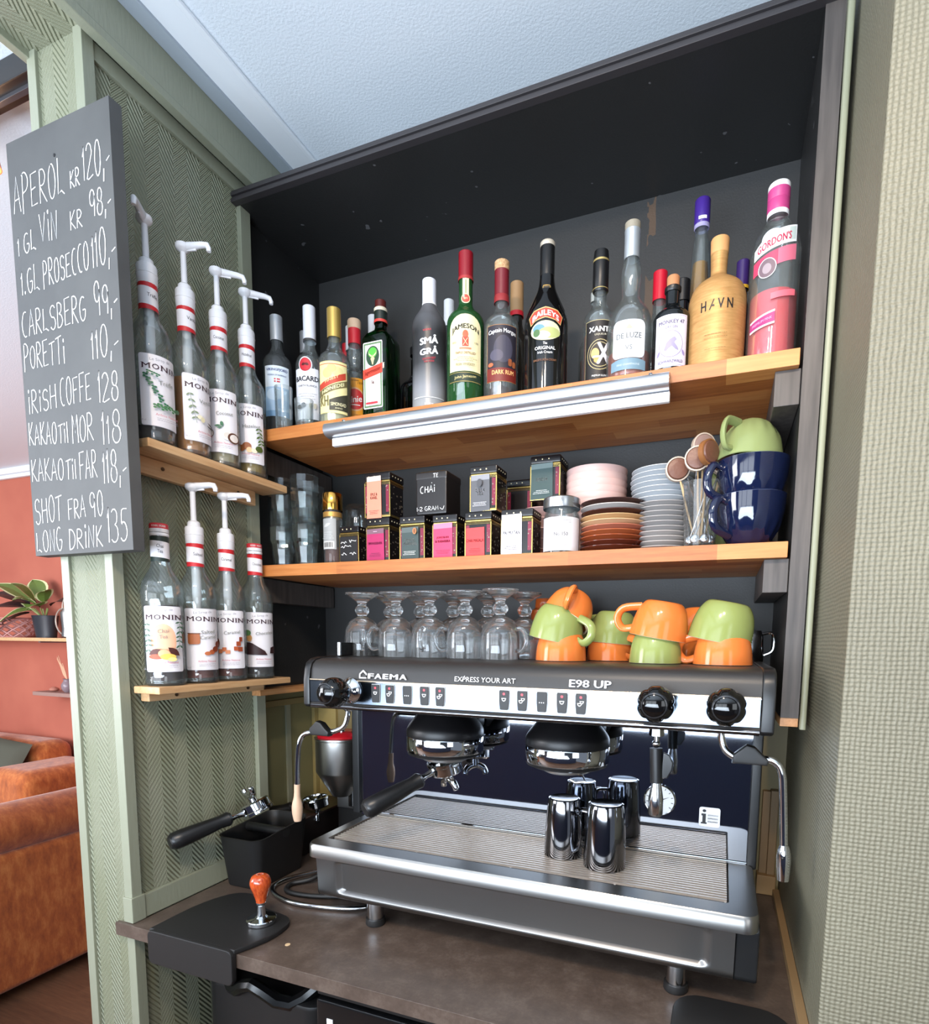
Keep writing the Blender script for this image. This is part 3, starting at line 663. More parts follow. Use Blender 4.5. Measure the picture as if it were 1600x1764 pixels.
syrup(.056,-.190,.477,'salted caramel syrup bottle with white pump and a mug on its label','salted','Salted Caramel',.060,'#7a2412',1.12,.15,neck='Salted_Ca'.replace('_',' ').split()[0]+'',grp=GLW)
syrup(.056,-.108,.477,'caramel syrup bottle with white pump, toffee cubes on its label','caramel','Caramel',.050,'#7a2814',.74,.35,neck='Caramel',grp=GLW)
syrup(.056,-.024,.477,'chocolate syrup bottle with red cap, farthest on the lower wall shelf','choc','Chocolate',.07,'#2a1010',1.02,None,neck='Chocolate',grp=GLW)
# ---- liquor bottles on the upper oak shelf
Z1 = 1.057; GS = 'liquor bottles on the upper oak shelf'
TAN_F = -.05
def B(*a, **k): return bottle('liquor_bottle', *a, group=GS, **k)
# pale blue vodka
p = prof(.262,.0345,.165,.0125,.215)
B('frosted vodka bottle with pale blue label and silver cap at the far left',.056,.070,Z1,p,G_SMK,capc(.0145,.228,.286,K('#b9bcc0',.35,.5)),None,
  [('label',.0347,0,.68,[('r',-.030,.045,.030,.160,K('#dfe8f0',.5)),('r',-.030,.045,.030,.112,K('#a9c6e2',.5)),('e',-.006,.095,.02,.014,K('#c8dcee',.5)),('e',.012,.074,.018,.012,K('#8fb4d8',.5)),('r',-.030,.045,.030,.058,K('#7ea6cc',.5)),('t','VIKINGFJORD',0,.150,.050,.0078,K('#2b3a7a',.5),.02),('t','VODKA OF NORWAY',0,.1385,.044,.0038,K('#46507a',.5),.01),('r',-.0065,.122,.0065,.131,K('#c8404a',.5)),('r',-.0065,.1255,.0065,.1275,K('#e9eef5',.5)),('r',-.0025,.122,-.0005,.131,K('#e9eef5',.5))])], solid=True)
# shot tumblers
def tumbler(lab, x, y, z, r, h, group):
    o = thing('tumbler', lab, 'glass', (x,y,z), 0, group)
    MB().lathe([(0,0),(r*.86,0),(r*.9,.002),(r,h-.001),(r-.0008,h),(r-.0018,h-.001),(r*.9-.0018,.010),(0,.009)], G_CLR, seg=28).build('glass_wall', o)
    return o
tumbler('tall narrow shot glass before the pale blue vodka',.109,.028,Z1,.0205,.100,'small glasses on the bottle shelf')
tumbler('short wide shot glass before the white rum',.169,.026,Z1,.0215,.063,'small glasses on the bottle shelf')
# white rum
p = prof(.262,.034,.160,.0125,.212,lip=.0)
rumL = [('r',-.034,.035,.034,.150,K('#e8e6ea',.5)),('e',-.004,.158,.0165,.0175,K('#e8e6ea',.5)),('e',-.004,.158,.0142,.0152,K('#a8202c',.5)),('e',-.004,.158,.0128,.0138,K('#cc2834',.5)),('p',leafp(-.013,.157,.011,.3,.6),K('#5c1018',.5)),('p',leafp(.005,.157,.011,2.84,.6),K('#5c1018',.5)),('t','BACARDI',0,.1265,.060,.0118,K('#26242c',.5),.035),('t','CARTA BLANCA',0,.1105,.044,.0045,K('#66646c',.5),.01)]+LSP(-.022,.022,.092,3,.006,K('#8a8890',.5),2)+[('e',-.017,.062,.007,.005,K('#33302e',.5)),('e',-.008,.066,.005,.005,K('#3a3836',.5)),('rr',.004,.058,.010,.070,.001,K('#c9c2ae',.5)),('rr',.013,.058,.019,.070,.001,K('#c9c2ae',.5))]
B('clear white rum bottle with red round emblem and white cap',.138,.090,Z1,p,G_CLR,capc(.0146,.222,.302,K('#dfe0e8',.4),(.222,.2265,K('#3a3838',.5))),None,[('label',.0342,0,.44,rumL)])
# yellow label, gold cap
p = prof(.235,.0372,.135,.0135,.182)
yl = [('r',-.034,.022,.034,.133,K('#d9c77e',.5)),('r',-.033,.023,.033,.132,K('#e2d69a',.5)),('e',-.012,.108,.011,.011,K('#c9bd7c',.5)),('e',.010,.112,.013,.010,K('#d0c58a',.5)),('e',-.002,.118,.010,.009,K('#bdb478',.5)),('r',-.033,.126,.033,.1275,K('#c05038',.5)),
 ('p',[(-.033,.070),(.030,.098),(.030,.112),(-.033,.084)],K('#b8402c',.5)),('t','FINEST',-.002,.095,.030,.0055,K('#e8dca0',.5),.01,.44),('p',[(-.033,.056),(.033,.083),(.033,.096),(-.033,.069)],K('#6e6440',.5)),('t','HØNEDEI',0,.0762,.050,.008,K('#efe6b0',.5),.02,.41),
 ('p',[(-.008,.050),(.033,.066),(.033,.028),(-.008,.028)],K('#3a382c',.5)),('t','SIMONSAD',.012,.041,.034,.0075,K('#e4dcb0',.5),.02),('t','ANNO',.012,.0325,.016,.0035,K('#e4dcb0',.5),.01),('t','KH',-.020,.048,.020,.022,K('#6e6440',.5),.02)]
B('clear bottle with pale yellow pictorial label and gold cap',.237,.052,Z1,p,G_CLR,capc(.0155,.196,.260,K('#c9a85a',.32,.6)),(.12,liquid('#e8e0b0',.04,.8)),[('label',.0374,0,.50,yl)])
# orange label, red cap with cork top
p = smooth_prof([(.033,.0),(.034,.004),(.034,.125),(.031,.145),(.020,.155),(.0165,.163),(.0185,.180),(.0185,.196),(.0145,.212),(.0135,.222),(.0135,.245)],3); p = [(0,.002),(.028,.0)]+p[1:]
ol = [('r',-.036,.022,.036,.128,K('#e39a28',.5)),('r',-.036,.022,.036,.030,K('#e8b050',.5)),('e',0,.080,.026,.027,K('#d8a878',.5)),('e',0,.080,.0225,.0235,K('#c22a2e',.5)),('t','Linie',0,.080,.034,.015,M_WHITE,.02,.2),('t','1979',.014,.117,.014,.005,K('#5a3a18',.5),.01),('t','ORIGINAL',0,.1225,.022,.003,K('#5a3a18',.5),.01),('r',-.012,.066,.012,.068,M_WHITE)]+LSP(-.025,.025,.045,2,.008,K('#9a5a20',.5),5)
B('bottle with bright orange label, red foil and cream stopper',.240,.126,Z1,p,G_CLR,[([(.0152,.215),(.0152,.246),(.0148,.252)],K('#c22430',.35)),([(.0150,.250),(.0160,.254),(.0160,.268),(.0145,.271),(0,.272)],K('#cdb094',.6))],(.13,liquid('#d8a860')),[('label',.0342,0,.58,ol)])
# herbal liqueur: square green bottle
jx, jy = .352, .066
o = thing('liquor_bottle','square dark green herbal liqueur bottle with framed white label','bottle',(jx,jy,Z1),0,GS)
G_JG = thin_glass('dark green glass','#3c9a4c','#174a22',.5)
def sqbody(hw, hd, ch, m, zs):
    b = MB(); sec = [(-hw+ch,-hd),(hw-ch,-hd),(hw-ch*.4,-hd+ch*.4),(hw,-hd+ch),(hw,hd-ch),(hw-ch*.4,hd-ch*.4),(hw-ch,hd),(-hw+ch,hd),(-hw+ch*.4,hd-ch*.4),(-hw,hd-ch),(-hw,-hd+ch),(-hw+ch*.4,-hd+ch*.4)]
    n = len(sec); vs = []; 
    for z, s, rd in zs:
        for (x, y) in sec:
            a = math.atan2(y, x); rr = .013; cx, cy = rr*math.cos(a), rr*math.sin(a)
            vs.append(((x*s)*(1-rd)+cx*rd, (y*s)*(1-rd)+cy*rd, z))
    fs = [(k*n+i, k*n+(i+1)%n, (k+1)*n+(i+1)%n, (k+1)*n+i) for k in range(len(zs)-1) for i in range(n)]+[tuple(range(n-1,-1,-1)), tuple((len(zs)-1)*n+i for i in range(n))]
    return b.add(vs, fs, m)
sqbody(.0335,.0335,.009,G_JG,[(0,.95,0),(.003,1,0),(.166,1,0),(.176,.97,0),(.186,.86,.12),(.193,.7,.4),(.199,.5,.8),(.205,.4,1),(.238,.4,1)]).build('glass_body', o, 40)
sqbody(.0300,.0300,.008,K('#0c4a18',.15),[(.006,1,0),(.108,1,0)]).build('liquid', o, 40)
b = MB()
for pr, m in capc(.0145,.214,.246,K('#16201a',.4),(.214,.2195,K('#c2382e',.4)),K('#c9c0a8',.5)): b.lathe(pr, m, seg=24)
b.build('cap', o)
b = MB(); jg = K('#5e7a55',.5); wv = K('#e8e6e0',.5)
decal(b, [('rr',-.0245,.024,.0245,.163,.003,wv),('rr',-.0228,.0262,.0228,.1608,.001,jg),('rr',-.0192,.030,.0192,.157,.001,wv),('e',0,.133,.0168,.021,K('#3a4a36',.5)),('e',0,.133,.0155,.0196,K('#24402a',.5)),('e',0,.140,.011,.011,K('#4ea83c',.5)),
 ('p',[(-.0055,.128),(-.002,.131),(0,.136),(.002,.131),(.0055,.128),(.003,.122),(.0012,.115),(-.0012,.115),(-.003,.122)],K('#c9b08c',.5)),('p',[(-.003,.131),(-.0095,.137),(-.0105,.146),(-.0088,.139),(-.002,.134)],K('#d9c8a0',.5)),('p',[(.003,.131),(.0095,.137),(.0105,.146),(.0088,.139),(.002,.134)],K('#d9c8a0',.5)),
 ('p',[(-.0245,.086),(.0245,.096),(.0245,.116),(-.0245,.106)],K('#cf3f2c',.5)),('t','Jägermeister',0,.101,.042,.0108,K('#2a1512',.5),.01,.2),('t','56',0,.0785,.007,.0075,K('#c8402e',.5),.02)]+LSP(-.014,.014,.070,6,.0048,K('#9a9890',.5),7)+[('r',-.015,.031,.015,.0355,K('#b8303a',.5))], None, 0, 0, T(0,-.0336,0) @ MY)
b.build('label', o)
# grey fade bottle
p = smooth_prof([(.0362,.004),(.0366,.010),(.0360,.10),(.0366,.150),(.0372,.172),(.034,.192),(.022,.212),(.0150,.226),(.0132,.240),(.0130,.262)],3); p = [(0,.002),(.030,0)]+p
M_FADE, t = pm('grey fading lacquer', .32, '#555555')
oc = t.n('ShaderNodeTexCoord').outputs['Object']
t.l(t.ramp(t.math('MULTIPLY', t.xyz(oc)[2], 1/.26), [(.05,'#8f9090'),(.18,'#85868a'),(.38,'#3a3a3c'),(.62,'#2c2c2e'),(.80,'#5c5c5f'),(1,'#6a6a6d')]), t.b.inputs['Base Color'])
B('matt grey fading bottle with white blocky lettering and white cap',.477,.060,Z1,p,M_FADE,capc(.0148,.226,.277,K('#d9dbe4',.4),(.224,.2285,M_WHITE)),None,
 [('print',.0369,0,.46,[('t','VODKA',-.004,.161,.018,.004,K('#c42a38',.5),.02,.15),('t','SMÅ',0,.142,.040,.018,M_WHITE,.05,.15),('t','GRÅ',0,.1205,.040,.017,M_WHITE,.05,.15),('t','GOLDEN BEST',0,.1045,.028,.004,K('#b82c3c',.5),.02,.15),('t','THIN VODKA',0,.0985,.022,.004,K('#b82c3c',.5),.02,.15),('r',-.036,.026,.036,.0275,K('#d0d0d0',.4)),('t','SPRITFUN',0,.013,.018,.004,M_WHITE,.02)])], solid=True)
# whiskey
p = prof(.262,.0385,.165,.0142,.206)
cj = K('#e3d6a8',.5)
B('green whiskey bottle with cream arched label and red cap',.566,.052,Z1,p,G_GRN,capc(.0152,.252,.307,K('#86121f',.35),(.252,.2575,K('#a23030',.4))),(.13,liquid('#0c2a10',.05,.3)),
 [('label',.0387,0,.42,[('r',-.036,.062,.036,.145,cj),('e',0,.145,.036,.026,cj),('t','JAMESON',0,.1465,.060,.0125,K('#22201a',.5),.04,0,.008),('e',0,.132,.006,.008,K('#c8583a',.5)),('rr',-.0065,.109,.0065,.127,.001,K('#b83c2c',.5)),('p',[(-.005,.111),(.004,.125),(.005,.125),(-.004,.111)],cj),('p',[(.005,.111),(-.004,.125),(-.005,.125),(.004,.111)],cj),('rr',-.012,.1035,.012,.1068,.001,K('#c8785a',.5)),('t','ESTD',-.023,.117,.009,.0035,K('#7a7258',.5)),('t','1780',.023,.117,.009,.0035,K('#7a7258',.5)),('t','TRIPLE DISTILLED',0,.0965,.042,.0045,K('#7c4a34',.5),.01)]+LSP(-.024,.024,.088,3,.004,K('#8a8060',.5),3)+[('t','IRISH WHISKEY',0,.073,.036,.005,K('#4c4632',.5),.01)]),
  ('neck_strip',.0146,0,.42,[('r',-.0065,.206,.0065,.252,cj),('r',-.0008,.216,.0008,.249,K('#5e7a4a',.5)),('e',0,.213,.0095,.0095,cj),('e',0,.213,.0078,.0078,K('#c04a3c',.5)),('t','JJS',0,.213,.008,.004,cj,.01)]),
  ('lower_band',.0387,0,.42,[('r',-.037,.040,.037,.0605,K('#1c2c1c',.5)),('r',-.037,.0415,.037,.0423,K('#b09a50',.4)),('r',-.037,.0585,.037,.0592,K('#b09a50',.4)),('t','John Jameson',0,.0505,.046,.007,K('#d8c88a',.5),.01,.08)])])
# dark spiced rum (figure on the label left out)
p = prof(.240,.0355,.150,.0135,.190)
B('dark rum bottle with maroon foil and black and red label',.642,.062,Z1,p,G_CLR,[([(.0148,.200),(.0148,.262),(.0150,.264)],K('#6e1a24',.35)),([(.0153,.200),(.0155,.200),(.0155,.213),(.0148,.214)],K('#8c2a2c',.4)),([(.0150,.262),(.0152,.278),(.0138,.2795),(0,.280)],M_CORK)],(.028,liquid('#3a1208')),
 [('label',.0357,0,.44,[('r',-.034,.036,.034,.144,K('#b07a40',.5)),('r',-.0332,.0368,.0332,.1432,K('#26222c',.5)),('e',.002,.098,.020,.026,K('#3d3a48',.5)),('e',-.012,.086,.014,.011,K('#4a4656',.5)),('r',-.0332,.0368,.0332,.062,K('#6e2018',.5)),('t','Captain Morgan',0,.1315,.060,.0105,M_WHITE,.02,0,.003),('t','DARK RUM',.002,.0535,.046,.0085,K('#e8b070',.5),.03),('e',-.024,.0685,.006,.004,K('#b8603a',.5)),('rr',.012,.066,.020,.080,.003,K('#8a4a28',.5)),('rr',.021,.064,.029,.076,.003,K('#9a5630',.5))])])
# cream liqueur
p = smooth_prof([(.0430,.004),(.0435,.010),(.0435,.120),(.0430,.142),(.039,.160),(.028,.184),(.0185,.205),(.0148,.225),(.0138,.245)],3); p = [(0,.002),(.036,0)]+p+[(.0138,.262)]
B('glossy black cream liqueur bottle with landscape label and tall black cap',.738,.062,Z1,p,M_BGL,[([(.0140,.228),(.0143,.230),(.0143,.286),(.0135,.288)],M_BP),([(.0143,.286),(.0148,.288),(.0148,.293),(.0135,.295),(0,.295)],K('#c9bfae',.4,.3))],None,
 [('label',.0436,0,.26,[('p',[(-.036,.140),(-.024,.150),(0,.155),(.024,.150),(.036,.140),(.031,.124),(.02,.131),(0,.1355),(-.02,.131),(-.031,.124)],K('#d8b070',.4)),('p',[(-.0345,.1395),(-.023,.1485),(0,.1532),(.023,.1485),(.0345,.1395),(.030,.126),(.019,.1328),(0,.137),(-.019,.1328),(-.030,.126)],K('#b83a28',.5)),('t','BAILEYS',0,.1445,.054,.010,M_WHITE,.03,0,.0105),
   ('e',0,.112,.030,.018,K('#c9c4a0',.5)),('e',-.013,.116,.012,.008,K('#5c8a9a',.5)),('e',.008,.108,.022,.010,K('#a9b070',.5)),('e',-.006,.104,.016,.007,K('#e2dfc8',.5)),('e',-.017,.108,.007,.007,K('#4a6a40',.5)),('t','The',0,.0885,.008,.005,M_WHITE,.01),('t','ORIGINAL',0,.080,.040,.0062,M_WHITE,.02),('t','Irish Cream',0,.072,.028,.005,M_WHITE,.01),('t','BAILEYS IRISH CREAM',0,.058,.044,.004,K('#8a5a3a',.5),.01)]),
  ('neck_crest',.0190,0,.26,[('rr',-.008,.198,.008,.208,.003,K('#a08040',.4,.5)),('rr',-.0065,.1995,.0065,.2065,.002,K('#3a3020',.5))])], solid=True)
# dark liqueur with XX label
p = prof(.252,.033,.140,.0125,.186)
B('liqueur bottle with ornate black label and long black cap',.837,.100,Z1,p,G_CLR,[([(.0138,.203),(.0155,.206),(.0155,.252),(.0150,.270),(.0138,.279),(0,.281)],M_BP),([(.0158,.258),(.0158,.2615)],K('#b8a46a',.4,.5)),([(.0142,.2065),(.0160,.2067),(.0160,.208),(.0142,.2085)],K('#b8a46a',.4,.5))],(.120,liquid('#b0401a')),
 [('label',.0332,0,.30,[('r',-.032,.016,.032,.138,K('#b8a878',.5)),('r',-.0312,.017,.0312,.137,K('#1d1918',.5)),('e',0,.074,.0262,.0285,K('#b8a878',.5)),('e',0,.074,.0250,.0272,K('#201a18',.5)),('e',0,.074,.021,.0232,K('#b8a878',.5)),('e',0,.074,.020,.022,K('#231c1a',.5)),('e',-.010,.076,.008,.010,K('#c8a868',.5)),('e',-.005,.064,.007,.006,K('#b89450',.5)),('t','XANTÉ',0,.122,.046,.0125,M_WHITE,.04),('t','LIQUEUR',0,.1105,.022,.004,K('#cfc7b0',.5),.01),('t','X',.006,.076,.026,.040,K('#d8d0d4',.5),.04),('r',-.014,.068,.024,.0715,K('#cfc4c8',.5)),('t','PREMIUM BLEND',0,.0345,.030,.0036,M_WHITE,.01),('t','Cognac & Pear',0,.0255,.044,.006,M_WHITE,.02)])])
# cognac: bulbous neck
p = smooth_prof([(.0405,.004),(.0410,.010),(.0415,.080),(.0405,.108),(.034,.128),(.023,.143),(.0165,.155),(.0165,.170),(.0185,.188),(.0175,.204),(.0140,.222),(.0128,.235)],3); p = [(0,.002),(.034,0)]+p+[(.0128,.268)]
B('round-shouldered cognac bottle with white label and grey foil neck',.905,.050,Z1,p,G_CLR,[([(.0135,.222),(.0142,.224),(.0142,.266),(.0146,.268),(.0146,.271),(.0138,.272)],K('#a9b0b6',.35,.5)),([(.0138,.270),(.0142,.272),(.0145,.283),(.013,.2845),(0,.285)],K('#8d8676',.6))],(.050,liquid('#c8502a')),
 [('label',.0417,0,.15,[('rr',-.031,.032,.031,.098,.010,K('#9fa6ac',.5)),('rr',-.0303,.0327,.0303,.0973,.0095,K('#dddfe2',.45)),('p',[(-.006,.083),(0,.091),(.006,.083),(.003,.0815),(-.003,.0815)],K('#c2b48c',.5)),('t','DE LUZE',0,.0705,.046,.0095,K('#4d5358',.5),.01),('t','COGNAC',0,.061,.020,.0035,K('#7a8086',.5)),('t','VS',0,.050,.013,.0085,K('#6a7076',.5),.01)]+LSP(-.012,.012,.041,1,.003,K('#a0a6aa',.5),3)),
  ('lower_band',.0415,0,.15,[('p',[(-.034,.012),(.034,.012),(.034,.0285),(.018,.031),(0,.0315),(-.018,.031),(-.034,.0285)],K('#6c8796',.5)),('t','FINE CHAMPAGNE',0,.021,.042,.0035,K('#b8c6ce',.5),.01)])])
# small black gin flask with cork
p = prof(.160,.0335,.098,.0125,.130)
B('short black gin bottle with lilac stamp-edged label and cork',.981,.052,Z1,p,K('#0f1214',.08,0,.6),[([(.0135,.150),(.0148,.152),(.0148,.158)],M_BP),([(.0108,.158),(.0112,.176),(.0100,.178),(0,.178)],K('#b07850',.7))],None,
 [('label',.0337,0,.10,[('r',-.030,.010,.030,.098,K('#d6d0da',.5)),('r',-.0285,.0115,.0285,.0965,K('#9a90b4',.5)),('r',-.0275,.0125,.0275,.0955,K('#cbc4d2',.5)),('e',0,.048,.0215,.023,K('#8a80a4',.5)),('e',0,.048,.0202,.0216,K('#dcd6de',.5)),('p',[(-.012,.038),(-.008,.050),(-.002,.056),(.006,.060),(.010,.055),(.006,.050),(.012,.042),(.014,.036),(.008,.038),(.002,.044),(-.004,.040),(-.008,.036)],K('#9088a4',.5)),('t','MONKEY 47',0,.0855,.046,.0065,K('#5a5470',.5),.02),('t','DRY GIN',0,.0765,.02,.004,K('#7a7490',.5),.01),('p',leafp(-.025,.028,.012,1.1),K('#8a7eb0',.5)),('p',leafp(.025,.028,.012,2.0),K('#8a7eb0',.5)),('t','SCHWARZWALD',0,.0185,.044,.005,K('#6a6484',.5),.02)])], solid=True)
# gold bottle
p = smooth_prof([(.0480,.004),(.0490,.012),(.0495,.105),(.0485,.128),(.042,.146),(.028,.158),(.0165,.166),(.0138,.172),(.0140,.188),(.0150,.207)],3); p = [(0,.002),(.042,0)]+p
M_GOLD, t = pm('brushed gold paint', .5, '#c9a164', **{'Metallic':.35})
t.l(t.ramp(t.noise(t.scale(t.pos(), (8,8,60)), 6, 4), [(.3,'#b0824c'),(.7,'#c49860')]), t.b.inputs['Base Color'])
B('wide matt gold gin bottle with black lettering and cork stopper',1.058,.064,Z1,p,M_GOLD,[([(.0148,.205),(.0152,.207),(.0158,.229),(.0148,.231),(0,.231)],K('#c9955f',.6))],None,
 [('print',.0496,0,.02,[('t','H',-.0225,.0995,.0095,.0165,cK,.02),('p',[(-.0128,.0915),(-.0058,.108),(-.0040,.108),(-.0108,.0915)],cK),('p',[(-.0092,.0965),(-.0035,.0965),(-.0045,.099),(-.0080,.099)],cK),('t','V',.0065,.0995,.0105,.0165,cK,.02),('t','N',.0220,.0995,.0105,.0165,cK,.02)]+LSP(-.022,.022,.051,2,.006,K('#8a6a3a',.5),5)+LSP(-.018,.018,.026,1,.006,K('#8a6a3a',.5),6)+[('r',-.047,.1225,.047,.123,K('#a07c46',.5)),('r',-.047,.0805,.047,.081,K('#a07c46',.5))])], solid=True)
# pink gin
p = smooth_prof([(.0395,.004),(.0400,.010),(.0400,.160),(.0395,.180),(.034,.203),(.0235,.222),(.0160,.235),(.0150,.245)],3); p = [(0,.002),(.034,0)]+p+[(.0150,.255)]
pkc = K('#b8407a',.4)
B('clear pink gin bottle half full of red liquid with magenta cap',1.149,.052,Z1,p,G_CLR,[([(.0165,.237),(.0172,.238),(.0172,.244)],M_WHITE),([(.0172,.244),(.0176,.246),(.0176,.262),(.0170,.263),(.0176,.264),(.0176,.279)],pkc),([(.0176,.279),(.0176,.286),(.0165,.288),(0,.288)],M_WHITE)],(.108,liquid('#ff5a68',.04,.85)),
 [('label',.0402,0,-.05,[('e',-.006,.186,.017,.013,K('#c9d4dc',.5)),('e',-.006,.186,.0145,.011,K('#a8bccc',.5)),('p',[(-.037,.160),(.034,.178),(.034,.2035),(-.010,.193),(-.037,.176)],K('#dfe0e2',.45)),('p',[(.020,.178),(.032,.181),(.032,.2005),(.020,.1975)],K('#b8c4c0',.5)),('t',"GORDON'S",-.003,.1795,.054,.0125,K('#b8284a',.5),.035,.26),('p',[(-.037,.134),(.004,.142),(.004,.166),(-.037,.156)],K('#c23a5a',.5)),('p',[(.004,.142),(.034,.150),(.034,.174),(.004,.166)],K('#cf6a80',.5)),('e',-.012,.140,.0145,.0155,K('#d8d4d6',.5)),('e',-.012,.140,.0132,.0142,K('#6e5a62',.5)),('e',-.012,.139,.007,.008,K('#9a8a90',.5)),('p',[(-.004,.088),(.036,.094),(.036,.104),(-.004,.098)],K('#e06a78',.5)),
   ('p',[(-.037,.044),(.004,.050),(.004,.072),(-.037,.062)],M_WHITE),('p',[(-.037,.047),(.004,.053),(.004,.069),(-.037,.059)],K('#9c2c6a',.5)),('t','PREMIUM PINK',-.016,.057,.032,.004,K('#e8a0c0',.5),.01,.2)])])
# bottles hidden behind
def back_bottle(x, y, h, r, capm, cl, lab, gm, R=.034, foil=None, lev=None, lm=None):
    p = prof(h-.03,R,h*.52,r*.86,h*.72)
    c = capc(r,h-cl,h,capm,foil)
    return B(lab, x, y, Z1, p, gm, c, (lev,lm) if lev else None, solid=gm.name.startswith('mat'))
back_bottle(.034,.200,.315,.0130,K('#b4b6ba',.35,.4),.055,'silver capped bottle half hidden behind the pale blue vodka',G_SMK,.030)
back_bottle(.160,.225,.318,.0130,K('#cfd0d2',.4),.060,'white capped bottle hidden between white rum and gold cap',G_SMK,.028)
back_bottle(.222,.235,.338,.0130,K('#d6d6d8',.4),.050,'taller white capped bottle behind the gold capped one',G_SMK,.026)
back_bottle(.118,.262,.300,.0100,cR,.050,'red capped bottle peeping from behind the orange label bottle',G_CLR,.022)
back_bottle(.268,.198,.346,.0138,K('#5e2420',.35),.060,'dark bottle with brown red cap behind the square green bottle',K('#14140f',.1,0,.6),.028,(.286,.290,K('#c09878',.4)))
back_bottle(.358,.215,.230,.0150,M_BP,.020,'low black bottle in the gap behind the square green bottle',K('#0f0f11',.12,0,.6),.042)
back_bottle(.455,.200,.313,.0124,K('#cfd2d6',.4),.060,'white capped bottle between grey fade bottle and green whiskey',G_SMK,.032)
back_bottle(.636,.170,.299,.0148,K('#a8845c',.5),.062,'bottle with tan paper cap and red ring behind the dark rum',K('#23201c',.15),.032,(.228,.2375,cR))
back_bottle(.660,.262,.300,.0120,K('#b89878',.5),.035,'tan capped bottle barely visible left of the cream liqueur',G_SMK,.028)
back_bottle(.806,.200,.262,.0110,K('#b8bcb8',.3),.020,'clear topped bottle of reddish liqueur behind the long black cap',G_CLR,.034,None,.12,liquid('#8a2c10'))
back_bottle(.946,.150,.247,.0139,K('#c0142c',.35),.055,'bottle with bright red cap behind the small black gin',G_CLR,.023,None,.10,liquid('#5a1410'))
back_bottle(.991,.136,.215,.0140,M_BP,.040,'black capped dark bottle tucked behind the small black gin',K('#101113',.12,0,.6),.021)
back_bottle(1.098,.200,.264,.0120,K('#3a2464',.35),.052,'small purple capped bottle with yellow rings between gold and pink gin',K('#1c1620',.12),.032,(.210,.216,K('#d8a830',.4)))
p = smooth_prof([(.036,.004),(.036,.010),(.034,.06),(.0225,.20),(.0165,.290),(.0125,.335),(.0118,.35)],3); p = [(0,.002),(.03,0)]+p
B('tall tapering bottle of amber spirit with violet cap',1.017,.200,Z1,p,G_CLR,[([(.0135,.340),(.0150,.342),(.0150,.347)],K('#a9a2c8',.4)),([(.0145,.347),(.0152,.349),(.0152,.392),(.0140,.394),(0,.394)],K('#432a86',.3))],(.275,liquid('#c08a20')),[('cap_sticker',.0153,0,.0,[('r',-.006,.352,.010,.358,M_WHITE)])])
# ================================================================= LOWER OAK SHELF: glasses, tea tins, plates, cups
Z2 = .747
# stacked facetted tumblers
def facet_glass(lab, x, y, z, h=.098, r0=.025, r1=.034):
    o = thing('drinking_glass', lab, 'glass', (x,y,z), RND.uniform(0,1), 'stacked drinking glasses')
    b = MB(); b.lathe([(0,0),(r0-.002,0),(r0,.002),(r0+(r1-r0)*.55,h*.58),(r1,h*.66),(r1,h),(r1-.0018,h),(r1-.002,h*.67),(r0+(r1-r0)*.55-.0022,h*.58),(r0-.003,.010),(0,.010)], G_TUM, seg=10)
    b.build('glass_wall', o, 20); return o
for c, (x, y, n) in enumerate(((.135,.062,4),(.060,.070,4),(.086,.150,4))):
    for k in range(n):
        nm = ('nearest the gold lidded jar','beside the wall shelf end','behind the other two columns')[c]
        hh = ('bottom','second','third','top')[k]
        facet_glass('clear tumbler, %s of the stacked column %s' % (hh, nm), x, y, Z2+k*.0385)
# gold lidded spice jar
o = thing('spice_jar','small glass jar with gold lid and grey barcode label','jar',(.228,.046,Z2))
MB().lathe(hollow([(0,.001),(.018,0),(.0215,.003),(.0215,.105),(.019,.114),(.019,.125)]), G_CLR, seg=28).build('glass_body', o)
MB().lathe([(0,.008),(.0185,.008),(.0185,.040),(0,.040)], K('#4a2a24',.6), seg=20).build('contents', o)
b = MB(); b.lathe([(.0228,.124),(.0232,.125),(.0232,.160),(.0215,.163),(0,.163)], K('#d6a24e',.15,1), seg=32); b.lathe([(.0205,.108),(.0218,.109),(.0218,.119),(.0205,.120)], K('#c99a55',.3,.6), seg=32); b.build('lid', o)
b = MB(); decal(b, [('r',-.019,.034,.019,.104,K('#9a9a98',.5)),('p',leafp(-.012,.085,.02,.4),K('#b8b8b4',.5)),('r',-.016,.036,.014,.052,K('#d8d6d2',.5))]+[('r',-.013+i*.0022,.038,-.013+i*.0022+(.0012 if i%3 else .0007),.050,K('#33302e',.5)) for i in range(11)]+LSP(-.014,.014,.072,4,.0045,K('#c4c4c0',.5),3), .0216, .1); b.build('label', o)
# big upturned glass bowl behind
o = thing('serving_glass','large upturned glass behind the gold lidded jar','glass',(.215,.16,Z2))
MB().lathe(list(reversed([(0,.162),(.024,.162),(.034,.150),(.040,.110),(.042,.0),(.0395,.0),(.0375,.108),(.031,.146),(0,.156)])), G_TUM, seg=28).build('glass_wall', o)
